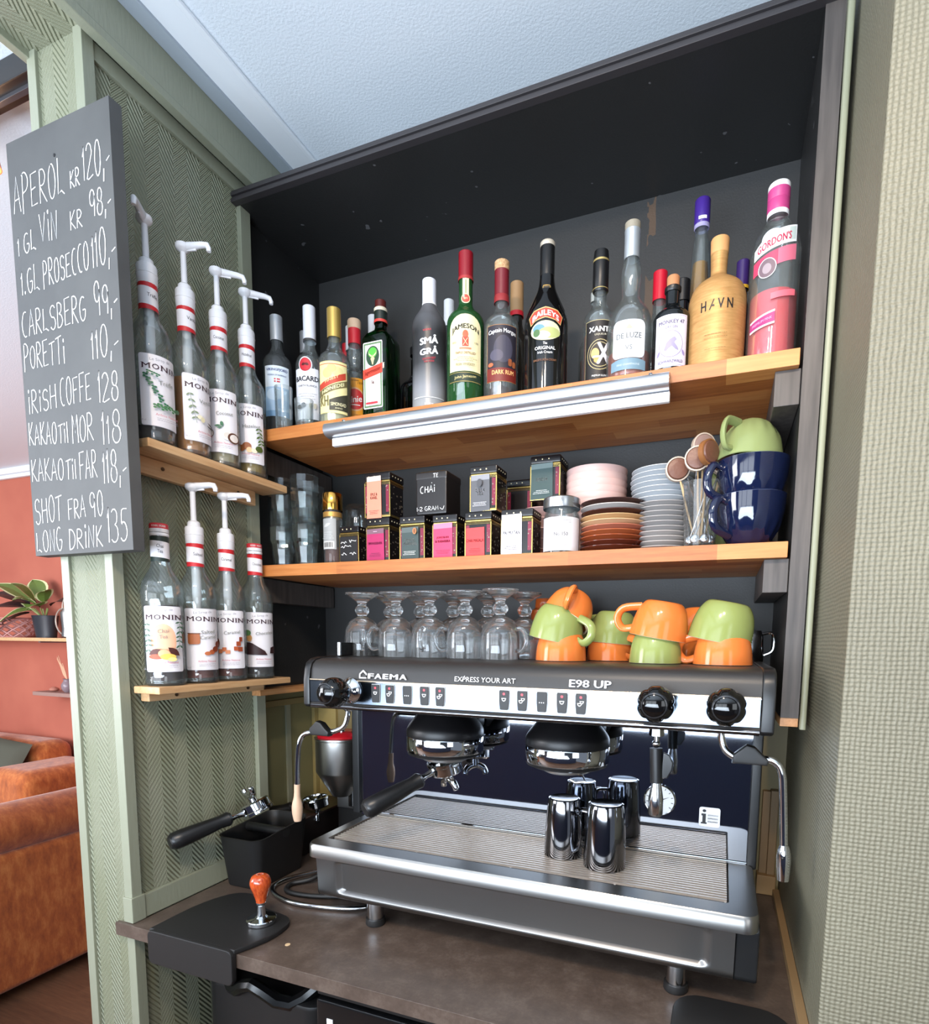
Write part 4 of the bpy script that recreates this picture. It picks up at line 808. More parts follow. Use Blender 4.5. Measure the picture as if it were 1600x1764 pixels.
# tea tins
M_GLD = K('#cdb06a',.22,.95); M_MAR = K('#6e1230',.4); M_TB = K('#171314',.25)
def tin(lab, x, y, z, w_, d_, h, lab2d, rz=0, dots=True, ltilt=0, group='tea tins'):
    o = thing('tea_tin', lab, 'tin', (x,y,z), rz, group)
    b = MB(); b.box((-w_/2,-d_/2,0),(w_/2,d_/2,h*.80), M_TB, .003)
    s_ = K('#7a1634',.35)
    b.box((w_/2-.010,-d_/2-.0004,.012),(w_/2-.002,-d_/2+.004,h*.72), s_); b.box((-w_/2+.002,-d_/2-.0004,.012),(-w_/2+.010,-d_/2+.004,h*.72), s_)
    rr = random.Random(int(x*999))
    for i in range(20):      # printed leaf pattern on the sides
        yy, zz, q = rr.uniform(-d_/2+.004,d_/2-.004), rr.uniform(.012,h*.7), rr.uniform(.001,.0024)
        b.box((w_/2-.001,yy-q,zz-q*.7),(w_/2+.0004,yy+q,zz+q*.7), K('#5f564a',.5))
    for i in range(10):
        xx, zz, q = rr.choice((-1,1))*rr.uniform(w_/2-.009,w_/2-.003), rr.uniform(.012,h*.7), rr.uniform(.0006,.0014)
        b.box((xx-q,-d_/2-.0008,zz-q),(xx+q,-d_/2,zz+q), K('#8f8678',.5))
    b.build('tin_body', o)
    b = MB()
    for z0 in (.0015, h*.735, h*.765, h*.79): b.box((-w_/2-.0008,-d_/2-.0008,z0),(w_/2+.0008,d_/2+.0008,z0+(.005 if z0 < .01 else .0016)), M_GLD, .0008)
    for sx in (-1,1): b.box((sx*(w_/2-.0018),-d_/2-.0009,.002),(sx*(w_/2+.0009),-d_/2+.002,h*.78), M_GLD, .0006)
    b.build('gold_trim', o)
    b = MB(); b.box((-w_/2-.001,-d_/2-.001,h*.835),(w_/2+.001,d_/2+.001,h), M_TB, .003); b.box((-w_/2+.001,-d_/2+.001,h*.80),(w_/2-.001,d_/2-.001,h*.836), M_GLD, .001); b.build('lid', o)
    if dots:
        b = MB()
        for i in range(3): b.lathe([(0,.0008),(.0014,.0005),(.0016,0)], K('#e8d9b0',.3,.4), seg=8, M=T(-w_*.32+i*w_*.22,-d_/2-.001,h*.92) @ RX(PI/2))
        for i in range(4): b.lathe([(0,.0008),(.0014,.0005),(.0016,0)], K('#e8d9b0',.3,.4), seg=8, M=T(w_/2+.001,-d_*.32+i*d_*.2,h*.92) @ RY(PI/2))
        b.build('lid_studs', o)['kind'] = 'stuff'
    if lab2d:
        b = MB(); Mx = T(ltilt,-d_/2-.0012,0) @ MY; decal(b, lab2d, None, 0, 0, Mx, .0006, .0002); b.build('paper_label', o)
    return o
def pk(col, x0, z0, x1, z1, txt, tc, extra=(), top=None):
    c = K(col,.45); L = [('p',[(x0,z0),(x1,z0+.001),(x1-.001,z1),(x0+.001,z1-.001)],c)]
    if top: L.append(('p',[(x0+.001,z1-.012),(x1-.001,z1-.011),(x1-.001,z1),(x0+.001,z1-.001)],K(top,.3)))
    n = len(txt)
    for i, (s_, w_, h_) in enumerate(txt): L.append(('t',s_,(x0+x1)/2,(z0+z1)/2+.006*(n-1)/2-.0075*i+.004,w_,h_,K(tc,.5),.012))
    return L+LSP(x0+.006,x1-.006,z0+.018,3,.0035,K(tc,.5),n)+list(extra)
M_B4 = T(0,0,0)
tin('low black tin with chalk handwriting beside the gold lidded jar',.277,.066,Z2,.052,.052,.086,[('rr',-.0245,.006,.024,.062,.002,K('#1d1a1a',.4))])
o_ = [o for o in COL.objects if o.name.startswith('tea_tin')][-1]
b = MB(); Mq = T(0,-.0274,0) @ MY
def scrawl(mb, x0, x1, z, h, M, seed, m=None, wd=.0006, off=.0008):
    """joined-up handwriting as one pen stroke"""
    q = random.Random(seed); P = []; x = x0
    while x < x1: P.append((x, z+q.uniform(0,1)*h, 0)); x += h*q.uniform(.28,.5)
    C_ = catmull(P, 3); k = len(C_)
    for j in range(k-1):
        d = (C_[j+1]-C_[j]).normalized(); n_ = Vector((-d.y,d.x,0))*wd
        mb.add([(C_[j]+n_)[:2]+(off,),(C_[j+1]+n_)[:2]+(off,),(C_[j+1]-n_)[:2]+(off,),(C_[j]-n_)[:2]+(off,)], [(0,1,2,3)], m or M_CHK, M)
scrawl(b,-.021,-.003,.046,.006,Mq,1); scrawl(b,.002,.021,.048,.007,Mq,2); scrawl(b,-.021,.008,.037,.006,Mq,3); scrawl(b,-.020,-.004,.020,.006,Mq,4); scrawl(b,.003,.021,.020,.006,Mq,5)
b.build('chalk_writing', o_)
tin('tea tin with raspberry red label, bottom row',.355,.068,Z2,.060,.056,.100,pk('#a82258',-.029,.003,.018,.076,[('BRINGEBÆR',.036,.0055)],'#5e1236',[('r',-.008,.068,.002,.069,K('#e8b8c8',.5))],'#7a5a66'))
tin('tea tin with dark green liquorice caramel label',.444,.068,Z2,.062,.058,.098,pk('#3a4744',-.026,.003,.018,.074,[('LAKRIS-',.024,.0062),('KARAMELL',.034,.0065)],'#e6e6e0',[('e',.010,.064,.005,.007,K('#b87a48',.5)),('e',.010,.064,.003,.005,K('#8a5230',.5))],'#56605e'))
tin('tea tin with hot pink strawberry rhubarb label',.524,.068,Z2,.058,.056,.096,pk('#d83a62',-.027,.002,.020,.078,[('JORDBÆR',.030,.0055),('& RABARBRA',.036,.0055)],'#7e1a3a',(),'#e27a96'))
tin('tea tin with bright red masala label',.603,.068,Z2,.060,.058,.096,pk('#d83c3c',-.028,.002,.016,.064,[('CHAI MASALA',.040,.0062)],'#7a1c20'))
tin('tea tin with curling white paper label beside the silver lidded jar',.690,.068,Z2,.068,.058,.096,pk('#d8d4da',-.034,.003,.012,.086,[('PAI MU TAN',.036,.007)],'#3a383e',(),'#c9c6cc'))
tin('tea tin with salmon paper label standing on the raspberry tin',.352,.074,Z2+.1005,.066,.060,.099,pk('#e88a70',-.027,-.002,.012,.092,[('EPLE &',.018,.0062),('KANEL',.018,.0062)],'#6a3a38',(),'#c9b8ac'))
# black storage tin with chalk writing
o = thing('tea_tin','big plain black tin with white chalk handwriting and gold lid edge','tin',(.490,.078,Z2+.0985),0,'tea tins')
b = MB(); b.box((-.038,-.037,0),(.038,.037,.090), K('#1f1a19',.32), .005); b.build('tin_body', o)
b = MB(); b.box((-.0385,-.0375,.0735),(.0385,.0375,.091), K('#241e1c',.32), .004); b.box((-.030,-.030,.0905),(.030,.030,.0930), M_GLD, .001); b.build('lid', o)
b = MB(); Mq = T(0,-.0376,0) @ MY
handwrite(b,'CHAi',-.026,.046,.012,.0475,.014,Mq,.0008,.0006,3); b.add([(.002+dx,.0655+dy,.0006) for dx,dy in ((0,0),(.0016,0),(.0016,.0016),(0,.0016))],[(0,1,2,3)],M_CHK,Mq)
handwrite(b,'1-2 GRAM',-.035,.008,.020,.009,.009,Mq,.0005,.0006,5,None,0); scrawl(b,.023,.035,.009,.008,Mq,9); 
Mq2 = T(0,-.0381,0) @ MY; handwrite(b,'TE',.006,.077,.020,.0775,.008,Mq2,.0006,.0006,8); b.build('chalk_writing', o)
tin('tea tin with grey blackletter label standing on the red masala tin',.612,.074,Z2+.0965,.060,.060,.094,pk('#57575b',-.028,.001,.016,.076,[('black',.022,.009),('tea',.014,.008)],'#e4e2e6',[('e',-.006,.058,.006,.008,K('#48484c',.5))],'#8e8e94'),.0)
def deep_plate(lab, x, y, z, r):
    o = MB().lathe([(0,.002),(r*.60,0),(r*.64,.002),(r*.86,.007),(r*.975,.016),(r,.024),(r,.029),(r*.97,.029),(r*.955,.018),(r*.84,.010),(r*.6,.005),(0,.005)], M_PNK, seg=40).build('bowl', None, 40, (x,y,z))
    return tag(o, lab, 'bowl', 'pink bowls')
# pink cups under the sencha tin, and plates
M_PNK, t_ = pm('pale pink stoneware', .45, '#d9b4ac')
def plate(lab, name, x, y, z, r, h, m, rim=None, group=None, seg=40):
    o = MB().lathe([(0,.002),(r*.5,.0),(r*.56,.002),(r*.93,h-.0025),(r,h-.001),(r,h),(r*.985,h+.0006),(r*.9,h-.001),(r*.55,.005),(0,.005)], m, seg=seg, mats=[m]*4+([rim or m]*3)+[m]*2).build(name, None, 40, (x,y,z))
    return tag(o, lab, 'plate' if name == 'plate' else 'saucer' if name == 'saucer' else 'bowl', group)
ORD = ['lowest','second lowest','third lowest','fourth from the bottom','fifth from the bottom','sixth from the bottom','seventh from the bottom','eighth from the bottom','ninth from the bottom','tenth from the bottom','eleventh from the bottom','twelfth from the bottom','fifth from the top','fourth from the top','third from the top','second from the top','topmost']
for i in range(13): deep_plate(('topmost' if i == 12 else 'second from the top' if i == 11 else ORD[i])+' pale pink bowl in the tall stack behind the silver lidded jar',.822,.185,Z2+.0138*i,.066)
for i in range(5): plate(('topmost' if i == 4 else ORD[i])+' pale pink bowl in the stack under the green sencha tin','bowl',.702,.185,Z2+.0225*i,.050,.030,M_PNK,group='pink bowls under the tin')
tin('tea tin with dark green label on the pink bowls',.722,.160,Z2+.130,.066,.066,.094,pk('#2f4746',-.032,.003,.018,.078,[('SENCHA',.026,.0065)],'#e2e6e2',(),'#6a7a78'))
tin('tea tin half hidden behind the grey blackletter one',.648,.200,Z2+.0968,.060,.060,.094,None)
tag(MB().box((-.03,-.03,0),(.03,.03,.0965), M_TB, .003).box((-.031,-.031,.078),(.031,.031,.0965), M_TB, .003).box((-.0308,-.0308,.072),(.0308,.0308,.076), M_GLD, .001).build('tea_tin', None, 40, (.648,.200,Z2)), 'dark tin at the back supporting the half hidden tin', 'tin')
# jar with silver lid
o = thing('tea_jar','glass jar with silver screw lid and plain white label','jar',(.776,.070,Z2))
MB().lathe(hollow([(0,.001),(.032,0),(.0365,.004),(.0365,.078),(.033,.088),(.033,.098)]), G_CLR, seg=36).build('glass_body', o)
MB().lathe([(0,.006),(.0335,.006),(.0335,.020),(.0335,.072),(0,.074)], K('#4a443c',.8), seg=30).build('contents', o)
MB().lathe([(.0375,.094),(.038,.095),(.038,.1135),(.036,.1155),(0,.1155)], K('#b4b7ba',.25,.9), seg=40).build('lid', o)
b = MB(); decal(b, [('r',-.048,.008,.048,.074,K('#dedadd',.5)),('t','No 150',.0,.0405,.028,.0072,K('#3a3638',.5),.012),('r',-.012,.0185,.012,.0192,K('#7a7678',.5))]+LSP(-.028,.028,.067,2,.004,K('#8a868a',.5),4), .0366, .25); b.build('label', o)
# brown and cream saucers
cols = ['#5a2a20','#6e3322','#a0502e','#b0603a','#b87058','#d9b48a','#cfa878','#4a2620','#c9c2bc','#3e2320']
for i, c in enumerate(cols):
    plate({0:'lowest brown saucer of the mixed stack',9:'topmost dark brown saucer of the mixed stack',8:'white saucer near the top of the mixed stack',2:'orange brown saucer low in the mixed stack',5:'cream saucer in the middle of the mixed stack'}.get(i, 'brown toned saucer, %s of the mixed stack' % ORD[i]),'saucer',.877+.001*math.sin(i*2),.098,Z2+.0098*i,.066,.015,K(c,.2,0,.5,.3),None,'mixed brown saucers')
# white and grey saucers
for i in range(17):
    c = '#b4aeaa' if i < 4 else '#a9a5a3' if i < 10 else '#c2c6ca'
    plate(ORD[i]+' white saucer of the tall stack next to the spoon glass','saucer',.968+.0012*math.sin(i*1.7),.128,Z2+.0095*i,.060 if i < 12 else .062,.014,K(c,.25),None,'white saucers in the tall stack')
# glass with tall spoons and chocolate lollies
gx, gy = 1.047,.062
o = thing('spoon_glass','ribbed clear glass holding long spoons and chocolate stirrers','glass',(gx,gy,Z2))
b = MB(); n = 14
for r_, z in ((.026,0),(.0275,.003),(.033,.10),(.0355,.122),(.034,.122),(.0315,.10),(.0255,.008)): pass
b.lathe([(0,0),(.026,0),(.0275,.003),(.033,.10),(.0360,.122),(.0343,.122),(.0315,.10),(.0255,.008),(0,.008)], G_REAL, seg=16); b.build('glass_wall', o, 15)
for i in range(6):
    a = i*1.05; bx, by = gx+.017*math.cos(a), gy+.017*math.sin(a); tx, ty = gx+.026*math.cos(a+2.2), gy+.026*math.sin(a+2.2)
    s = thing('long_spoon','long steel spoon standing upside down in the ribbed glass','spoon',(bx,by,Z2+.009),0,'long spoons in the ribbed glass')
    MB().tube([(0,0,.012),(tx-bx,ty-by,.118+.006*(i%3))], .0016, M_CHR2, 8).build('handle', s)
    MB().ball((0,0,.010), .0085, M_CHR2, 1, .35, 1.1, 12).build('spoon_bowl', s)
M_CHO, t = pm('milk chocolate', .42, '#6b4434'); t.bump(t.noise(t.pos(), 90, 2), .002, .5)
for i, (dx, dy, dz, tx, nm) in enumerate(((-.045,-.004,.138,.25,'left'),(-.002,.024,.185,.5,'topmost, pale'),(-.010,-.018,.150,.1,'front middle'),(.034,.006,.146,.3,'right'),(.010,-.030,.156,.9,'edge-on front'))):
    s = thing('chocolate_stirrer',nm+' chocolate hot-drink stirrer above the ribbed glass','stirrer',(gx,gy,Z2+.012),0)
    c = Vector((dx,dy,dz)); nrm = Matrix.Rotation(tx,4,'Z') @ Matrix.Rotation(.15*(i-2),4,'Y')
    MB().tube([(dx*.15,dy*.15,0),(dx,dy,dz)], .0018, K('#caa97c',.6), 8).build('stick', s)
    R90 = T(*c) @ nrm @ RX(PI/2)
    MB().lathe([(0,-.006),(.0185,-.006),(.0200,-.004),(.0200,.004),(.0180,.0075),(.013,.0085),(0,.0092)], M_CHO if i != 1 else K('#8a7068',.5), seg=28, M=R90).build('chocolate_disc', s)
    MB().lathe([(.0200,-.0065),(.0220,-.006),(.0226,.0045),(.0200,.005)], K('#b8a898' if i != 4 else '#8a5a34',.4), seg=24, M=R90).build('cup_rim', s)
# big cups
def cup_profile(R, H, th=.003):
    o_ = smooth_prof([(R*.42,.0),(R*.62,H*.12),(R*.84,H*.38),(R*.96,H*.68),(R,H)],4)
    return [(0,.004),(R*.40,.004),(R*.40,0)]+o_+[(R-th*.5,H+.0008),(R-th,H)]+[(r-th,z+th*.6) for r,z in reversed(o_[1:-1])]+[(0,th+.004)]
def handle_pts(R, H, out=.026):
    return catmull([(R*.93,0,H*.84),(R+out*.55,0,H*.90),(R+out,0,H*.66),(R+out*.72,0,H*.36),(R*.74,0,H*.22)],5)
def cup(lab, x, y, z, R, H, m, rz, group, ribs=0, up=True, tilt=(0,0), rim=None):
    o = thing('coffee_cup', lab, 'cup', (x,y,z), 0, group)
    b = MB(); pr = cup_profile(R, H)
    b.lathe(pr, m, seg=40 if not ribs else 80, mats=[rim if (rim and z_ > H*.97) else m for r_, z_ in pr[:-1]])
    if ribs:
        vv = []
        for (x_, y_, z_) in b.v:
            r = math.hypot(x_, y_); a = math.atan2(y_, x_)
            if r > 1e-4 and z_ > 0 and z_ < H*.55: k = 1+.022*math.cos(a*ribs)*math.sin(min(z_/(H*.55),1)*PI); x_ *= k; y_ *= k
            vv.append((x_, y_, z_))
        b.v = vv
    body = b.build('cup_body', o, 40)
    hd = MB().tube(handle_pts(R,H), .0052 if R > .045 else .0045, m, 10, None, True, 1.5).build('handle', o)
    o.rotation_euler = (RX(tilt[0]) @ RY(tilt[1]) @ RZ(rz) @ RX(0 if up else PI)).to_euler()
    return o
M_NB = K('#0f1836',.08,0,.6,.6); M_GC, t = pm('sage green glaze', .16, '#8b9763'); M_OC, t = pm('orange glaze', .14, '#da7636')
M_GRC, t = pm('green glaze', .16, '#8a9454')
cup('glossy navy blue cup, lower of the two stacked at the shelf end',1.132,.072,Z2,.060,.092,M_NB,PI+.75,'navy cups',14,True,(0,0),K('#7a88a8',.2))
cup('glossy navy blue cup, upper one, handle towards the spoon glass',1.132,.070,Z2+.062,.062,.092,M_NB,PI+.55,'navy cups',14,True,(0,0),K('#7a88a8',.2))
cup('sage green ribbed cup turned upside down on the navy cups',1.130,.095,Z2+.062+.092+.072,.060,.085,M_GC,-PI/2-.55,'sage cups',14,False,(-.25,.10))
cup('sage green cup mostly hidden behind the navy cups',1.105,.185,Z2+.0,.056,.085,M_GC,PI/2,'sage cups',14)
cup('sage green cup behind, standing in the hidden sage cup',1.105,.185,Z2+.075,.056,.085,M_GC,PI/2,'sage cups',14)

# ================================================================= ON TOP OF THE MACHINE
ZM = .5365
def irish(x, y, rz, lab, s=1):
    o = thing('stemmed_glass', lab, 'glass', (x,y,ZM+.0005), rz, 'upturned Irish coffee glasses')
    if _ig:
        for ch in _ig[0].children: c = ch.copy(); COL.objects.link(c); c.parent = o
        return o
    H = .140
    out = [(.0385,0),(.0390,.002),(.0385,.030),(.0375,.050),(.034,.064),(.026,.076),(.014,.083),(.0095,.087),(.0135,.093),(.0155,.099),(.0135,.105),(.0095,.110),(.0105,.116),(.022,.125),(.034,.131),(.036,.1345),(.034,.1365),(.020,.1335),(.008,.1325),(0,.1325)]
    out = out[:2]+smooth_prof(out[2:-2],3)+out[-2:]
    inn = [(0,.074),(.012,.072),(.024,.066),(.0315,.056),(.0345,.045),(.0358,.030),(.0362,.0),(.0385,0)]
    MB().lathe(list(reversed(inn[:-1]))[::-1]+out, G_REAL, seg=36).build('glass_body', o, 60)
    MB().tube(catmull([(.0375,0,.058),(.050,0,.060),(.060,0,.046),(.059,0,.028),(.050,0,.016),(.0395,0,.018)],5), .0042, G_REAL, 10).build('handle', o)
    _ig.append(o); return o
_ig = []
fr_ = [(.354,-.024,-.95),(.440,-.024,-2.6),(.521,-.024,-1.4),(.603,-.024,-2.7),(.687,-.042,-.25)]
bk_ = [(.372,.062,1.9),(.452,.062,2.0),(.534,.062,1.6),(.618,.062,1.4),(.706,.050,.3)]
wn = ('leftmost','second from the left','middle','fourth from the left','rightmost')
for i, (x, y, r_) in enumerate(fr_): irish(x, y, r_, 'upturned stemmed Irish coffee glass, %s of the front row on the machine' % wn[i])
for i, (x, y, r_) in enumerate(bk_): irish(x, y, r_, 'upturned stemmed Irish coffee glass, %s of the row behind' % wn[i])
# amber stoneware cups behind
for i, (x, y, z, n) in enumerate(((.722,.150,ZM,'lower amber'),(.722,.150,ZM+.060,'upper amber'),(.772,.205,ZM,'lower dark brown'),(.772,.205,ZM+.062,'upper dark brown'))):
    m = K('#a04a1c',.12,0,.5,.5) if i < 2 else K('#4a1c14',.15)
    o = thing('espresso_cup', n+' glazed cup upturned behind the glasses', 'cup', (x,y,z+.001))
    MB().lathe([(.0,.066),(.0,.070),(.022,.070),(.023,.068),(.024,.050),(.033,.044),(.034,.0),(.0315,.0),(.030,.040),(.021,.047),(0,.066)][1:], m, seg=30).build('cup_body', o)
    MB().tube(catmull([(.033,0,.040),(.048,0,.038),(.050,0,.018),(.033,0,.010)],4), .004, m, 8).build('handle', o); o.rotation_euler = (0,0,-1.2)
# orange and green cups, upside down
GC = 'orange and green cups on the machine'
RC, HC = .0485, .062
def cup_profile(R, H, th=.003):
    o_ = smooth_prof([(R*.50,.0),(R*.66,H*.05),(R*.84,H*.26),(R*.95,H*.58),(R,H)],4)
    return [(0,.004),(R*.47,.004),(R*.47,0)]+o_+[(R-th*.5,H+.0008),(R-th,H)]+[(r-th,z+th*.6) for r,z in reversed(o_[1:-1])]+[(0,th+.004)]
def ucup(lab, x, y, z, m, rz, tilt=(0,0), s=1): return cup(lab, x, y, z+HC*s+.001, RC*s, HC*s, m, rz, GC, 0, False, tilt, K('#d9cdb0',.3))
ucup('orange cup upturned at the bottom of the leftmost stack, handle to the front',.808,-.030,ZM,M_OC,PI/2+.1,(0,0),1.0)
ucup('green cup tilted on the leftmost orange cup',.808,-.028,ZM+.038,M_GRC,-.35,(.02,.20),1.06)
ucup('orange cup on top of the leftmost stack with its handle up',.826,.012,ZM+.064,M_OC,-PI/2+.25,(-.50,.28),1.0)
ucup('orange cup upturned in the second stack, bottom',.889,.050,ZM,M_OC,-.6,(0,0),.98)
ucup('green cup upturned over the second stack',.896,.052,ZM+.034,M_GRC,PI*.9,(0,.08),1.0)
ucup('green cup upturned at the bottom of the third stack, handle front',.985,-.038,ZM,M_GRC,PI/2+.25,(0,0),.95)
ucup('orange cup on the third stack with its handle to the left',.998,-.034,ZM+.044,M_OC,PI+.1,(.02,.17),1.04)
ucup('orange cup upturned at the bottom of the right stack, handle to the left',1.098,-.042,ZM,M_OC,PI-.1,(0,0),1.0)
ucup('green cup tilted on the rightmost orange cup',1.104,-.034,ZM+.038,M_GRC,1.2,(.03,.20),1.10)
ucup('orange cup hidden behind the third and right stacks',1.056,.085,ZM,M_OC,.4)
ucup('orange cup seen between the two right stacks',1.056,.085,ZM+.042,M_OC,.4)
o = thing('milk_jug','small steel jug at the right end of the machine top','jug',(1.145,.14,ZM))
MB().lathe(hollow([(0,.001),(.026,0),(.028,.003),(.026,.050),(.022,.062)],.0015), M_CHR, seg=28).build('jug_body', o)
MB().tube(catmull([(.022,0,.055),(.042,0,.056),(.044,0,.025),(.028,0,.014)],4), .003, M_CHR, 8).build('handle', o)
# ================================================================= ESPRESSO MACHINE
mc = thing('espresso_machine','wide chrome and black two-group espresso machine on the dark countertop','coffee machine',(.755,.02,0))
def mp(mb, name, sm=40, lab=None, kind=None, par=None):
    o = wpart(mb, name, mc, sm)
    if par: o.parent = par; o.location = (0,0,0)
    if lab: o['label'] = lab
    if kind: o['kind'] = kind
    return o
X0, X1 = .350, 1.166
# feet
for x in (.468,1.052):
    for y in (-.158,.235):
        f = mp(MB().lathe([(0,.012),(.0160,.012),(.0165,.014),(.0165,.046),(0,.046)], M_CHR2, (x,y,0), 24), 'foot')
        mp(MB().lathe([(0,0),(.019,0),(.020,.003),(.019,.013),(0,.013)], M_BPM, (x,y,0), 24), 'rubber_pad', par=f)
# body and frame
b = MB(); b.box((X0+.012,-.180,.046),(X1-.006,.27,.142), M_BPM, .008); mp(b, 'base_body')
b = MB(); b.box((.328,.019,.15),(1.160,.27,.45), M_BPM, .006); mp(b, 'rear_body')
mp(MB().box((.300,.006,.165),(.3185,.05,.447), M_BP, .002), 'side_frame'); mp(MB().box((1.1575,.010,.16),(1.174,.06,.45), M_BP, .003), 'side_frame')
mp(MB().prism(rrect(-.190,.050,.02,.146,.012), X1-.0285, X1+.006, M_BP, MX, .004), 'base_cheek'); mp(MB().prism(rrect(-.190,.050,.02,.146,.012), X0+.000, X0+.018, M_BP, MX, .004), 'base_cheek')
# front stainless panel: curved underside, pressed rounded-rectangle recess
def smooth01(t): t = max(0,min(1,t)); return t*t*(3-2*t)
NX, NZ = 150, 30; vs = []; xa, xb = .356, 1.1375
for j in range(NZ+1):
    t = j/NZ
    if t < .30: a = t/.30*PI/2; y = -.165-.028*math.sin(a); z = .046+.022*(1-math.cos(a))
    else: y = -.193-.006*(t-.3)/.7; z = .068+(.1415-.068)*(t-.30)/.70
    for i in range(NX+1):
        x = xa+(xb-xa)*i/NX
        dx = max(.402-x, x-1.100); dz = max(.066-z, z-.137)
        d = max(dx, dz) if max(dx,dz) < 0 else math.hypot(max(dx,0),max(dz,0))
        dd = min(-dx, -dz); cr = .012
        if dx > -cr and dz > -cr: dd = cr-math.hypot(dx+cr, dz+cr)
        k = smooth01(dd/.0055)
        vs.append((x+ (.0 if t > .3 else .0), y+.0085*k, z))
fs = [(j*(NX+1)+i, j*(NX+1)+i+1, (j+1)*(NX+1)+i+1, (j+1)*(NX+1)+i) for j in range(NZ) for i in range(NX)]
M_SSP, t = pm('brushed stainless front', .34, '#8b8987', Metallic=1.0); t.bump(t.noise(t.scale(t.pos(), (4,400,400)), 3, 2), .00012, .3)
mp(MB().add(vs, fs, M_SSP), 'front_panel', 60)
# drip tray rim (rounded rectangle ring)
ty0, ty1, tz = -.212, .016, .168
M_RIM = mat('#9c9995', .30, 1)
out = rrect(.340,ty0,1.169,ty1+.004,.022,6); inn = rrect(.362,-.170,1.1265,.0135,.006,6)
n = len(out); b = MB(); V_ = []
for ring, z in ((out,.141),(out,.163),([(x+(.755-x)*.004, y+(-.1-y)*.03) for x, y in out],.1675),(inn,.1675),(inn,.152)): V_ += [(x,y,z) for x, y in ring]
b.add(V_, [(k*n+i, k*n+(i+1)%n, (k+1)*n+(i+1)%n, (k+1)*n+i) for k in range(4) for i in range(n)], M_RIM); b.add([(x,y,.141) for x,y in out],[tuple(range(n))],M_RIM)
mp(b, 'drip_tray_rim', 50)
mp(MB().box((.3622,-.1698,.1505),(1.1263,.0133,.1525), mat('#2a211d',.5,.2)), 'drip_tray_basin')
gb = mp(MB().box((.366,-.0022,.1605),(1.1235,.0022,.1648), mat('#e2d6ca',.36,.8)), 'grid_bar', 0)
for i in range(17):
    q_ = gb if i == 0 else gb.copy()
    if i: COL.objects.link(q_)
    q_.location = (-mc.location.x, -.1495+i*.00985-mc.location.y, 0)
b = MB()
for x in (.366,.560,.755,.945,1.1215): b.box((x-.0015,-.156,.1560),(x+.0015,.0125,.1605), M_CHR2)
b.box((.364,-.1685,.1540),(1.125,-.1540,.1560), M_CHR, .0006); b.box((.364,-.1690,.1560),(1.125,-.1668,.1640), M_CHR2, .0006)
mp(b, 'grid_frame')
# splash back (mirror polished)
mp(MB().box((.3185,.0145,.160),(1.1575,.0185,.452), M_MIR, .0008), 'splash_panel', 30)
b = MB(); b.tube([(.3185,.0140,.1700),(1.1575,.0140,.1700)], .0022, M_CHR, 8); mp(b, 'splash_lip')
# pressure gauge
M1 = T(.999,.0140,.2725) @ RX(PI/2)
g = mp(MB().lathe([(.0270,0),(.0300,.001),(.0300,.0035),(.0285,.0050),(.0272,.0045)], M_CHR, M=M1, seg=40).lathe([(0,.003),(.0275,.003)], K('#dfdedc',.35), M=M1, seg=40), 'gauge')
its = []
for i in range(11):
    a = math.radians(215-25*i); its.append(('p',[(.0215*math.cos(a-.03),.0215*math.sin(a-.03)),(.0215*math.cos(a+.03),.0215*math.sin(a+.03)),(.0255*math.cos(a+.02),.0255*math.sin(a+.02)),(.0255*math.cos(a-.02),.0255*math.sin(a-.02))],cK))
its += [('p',[(-.002,.0),(.002,-.001),(.019,.008)],cK),('t','bar',-.002,-.012,.010,.004,cK,.01),('t','1-1',.000,-.0175,.008,.004,cK,.02)]
b = MB(); decal(b, its, None, 0, 0, T(.999,.0140-.003,.2725) @ MY); mp(b, 'gauge_dial', par=g)
# round institute sticker
Ms = T(1.090,.0140,.2490) @ MY
its = [('rr',-.0185,-.0185,.0185,.0185,.004,K('#e6e4e6',.4)),('e',-.0095,.0115,.0032,.0028,cK),('r',-.0125,-.012,-.0065,.006,cK),('r',-.0145,.002,-.008,.006,cK),('r',-.0150,-.0135,-.0045,-.0105,cK),('t','ISTITUTO',.0060,.0035,.0175,.0028,K('#4a484a',.5),.01),('t','ESPRESSO',.0060,-.0025,.0175,.0028,K('#4a484a',.5),.01),('t','ITALIANO',.0060,-.0085,.0175,.0030,K('#4a484a',.5),.02)]
b = MB(); decal(b, its, None, 0, 0, Ms); mp(b, 'round_corner_sticker')
# ---- head
hy = -.2075
pr = [(-.150,.4400),(-.190,.4420),(-.2050,.4450),(-.2085,.4490),(-.2050,.4520),(-.2050,.4950),(-.2040,.4990),(-.2020,.5140),(-.1975,.5250),(-.1880,.5320),(-.1700,.5355),(-.10,.5360),(.29,.5360),(.29,.4400)]
mp(MB().prism(pr, X0+.008, X1-.012, M_HEAD, MX), 'head_shell', 50)
def endcap(x0, x1): return MB().prism([(y, z) for y, z in [(-.150,.4385),(-.192,.4395),(-.2070,.4430),(-.2105,.4480),(-.2100,.4950),(-.2060,.5160),(-.2010,.5280),(-.1880,.5355),(-.1700,.5385),(.30,.5385),(.30,.4385)]], x0, x1, M_BP, MX, .0035)
mp(endcap(X1-.0125, X1+.006), 'end_cap'); mp(endcap(X0-.006, X0+.009), 'end_cap')
M_CP = mat('#59616b', .15, 1)
mp(MB().box((X0+.009,-.2078,.4525),(X1-.013,-.2052,.4935), M_CP, .0006), 'chrome_fascia')
mp(MB().box((X0+.009,-.2086,.4938),(X1-.013,-.2052,.4972), K('#cdb9a0',.2,.9), .001).box((X0+.009,-.2093,.4938),(X1-.013,-.2086,.4950), M_CHR), 'trim_strip')
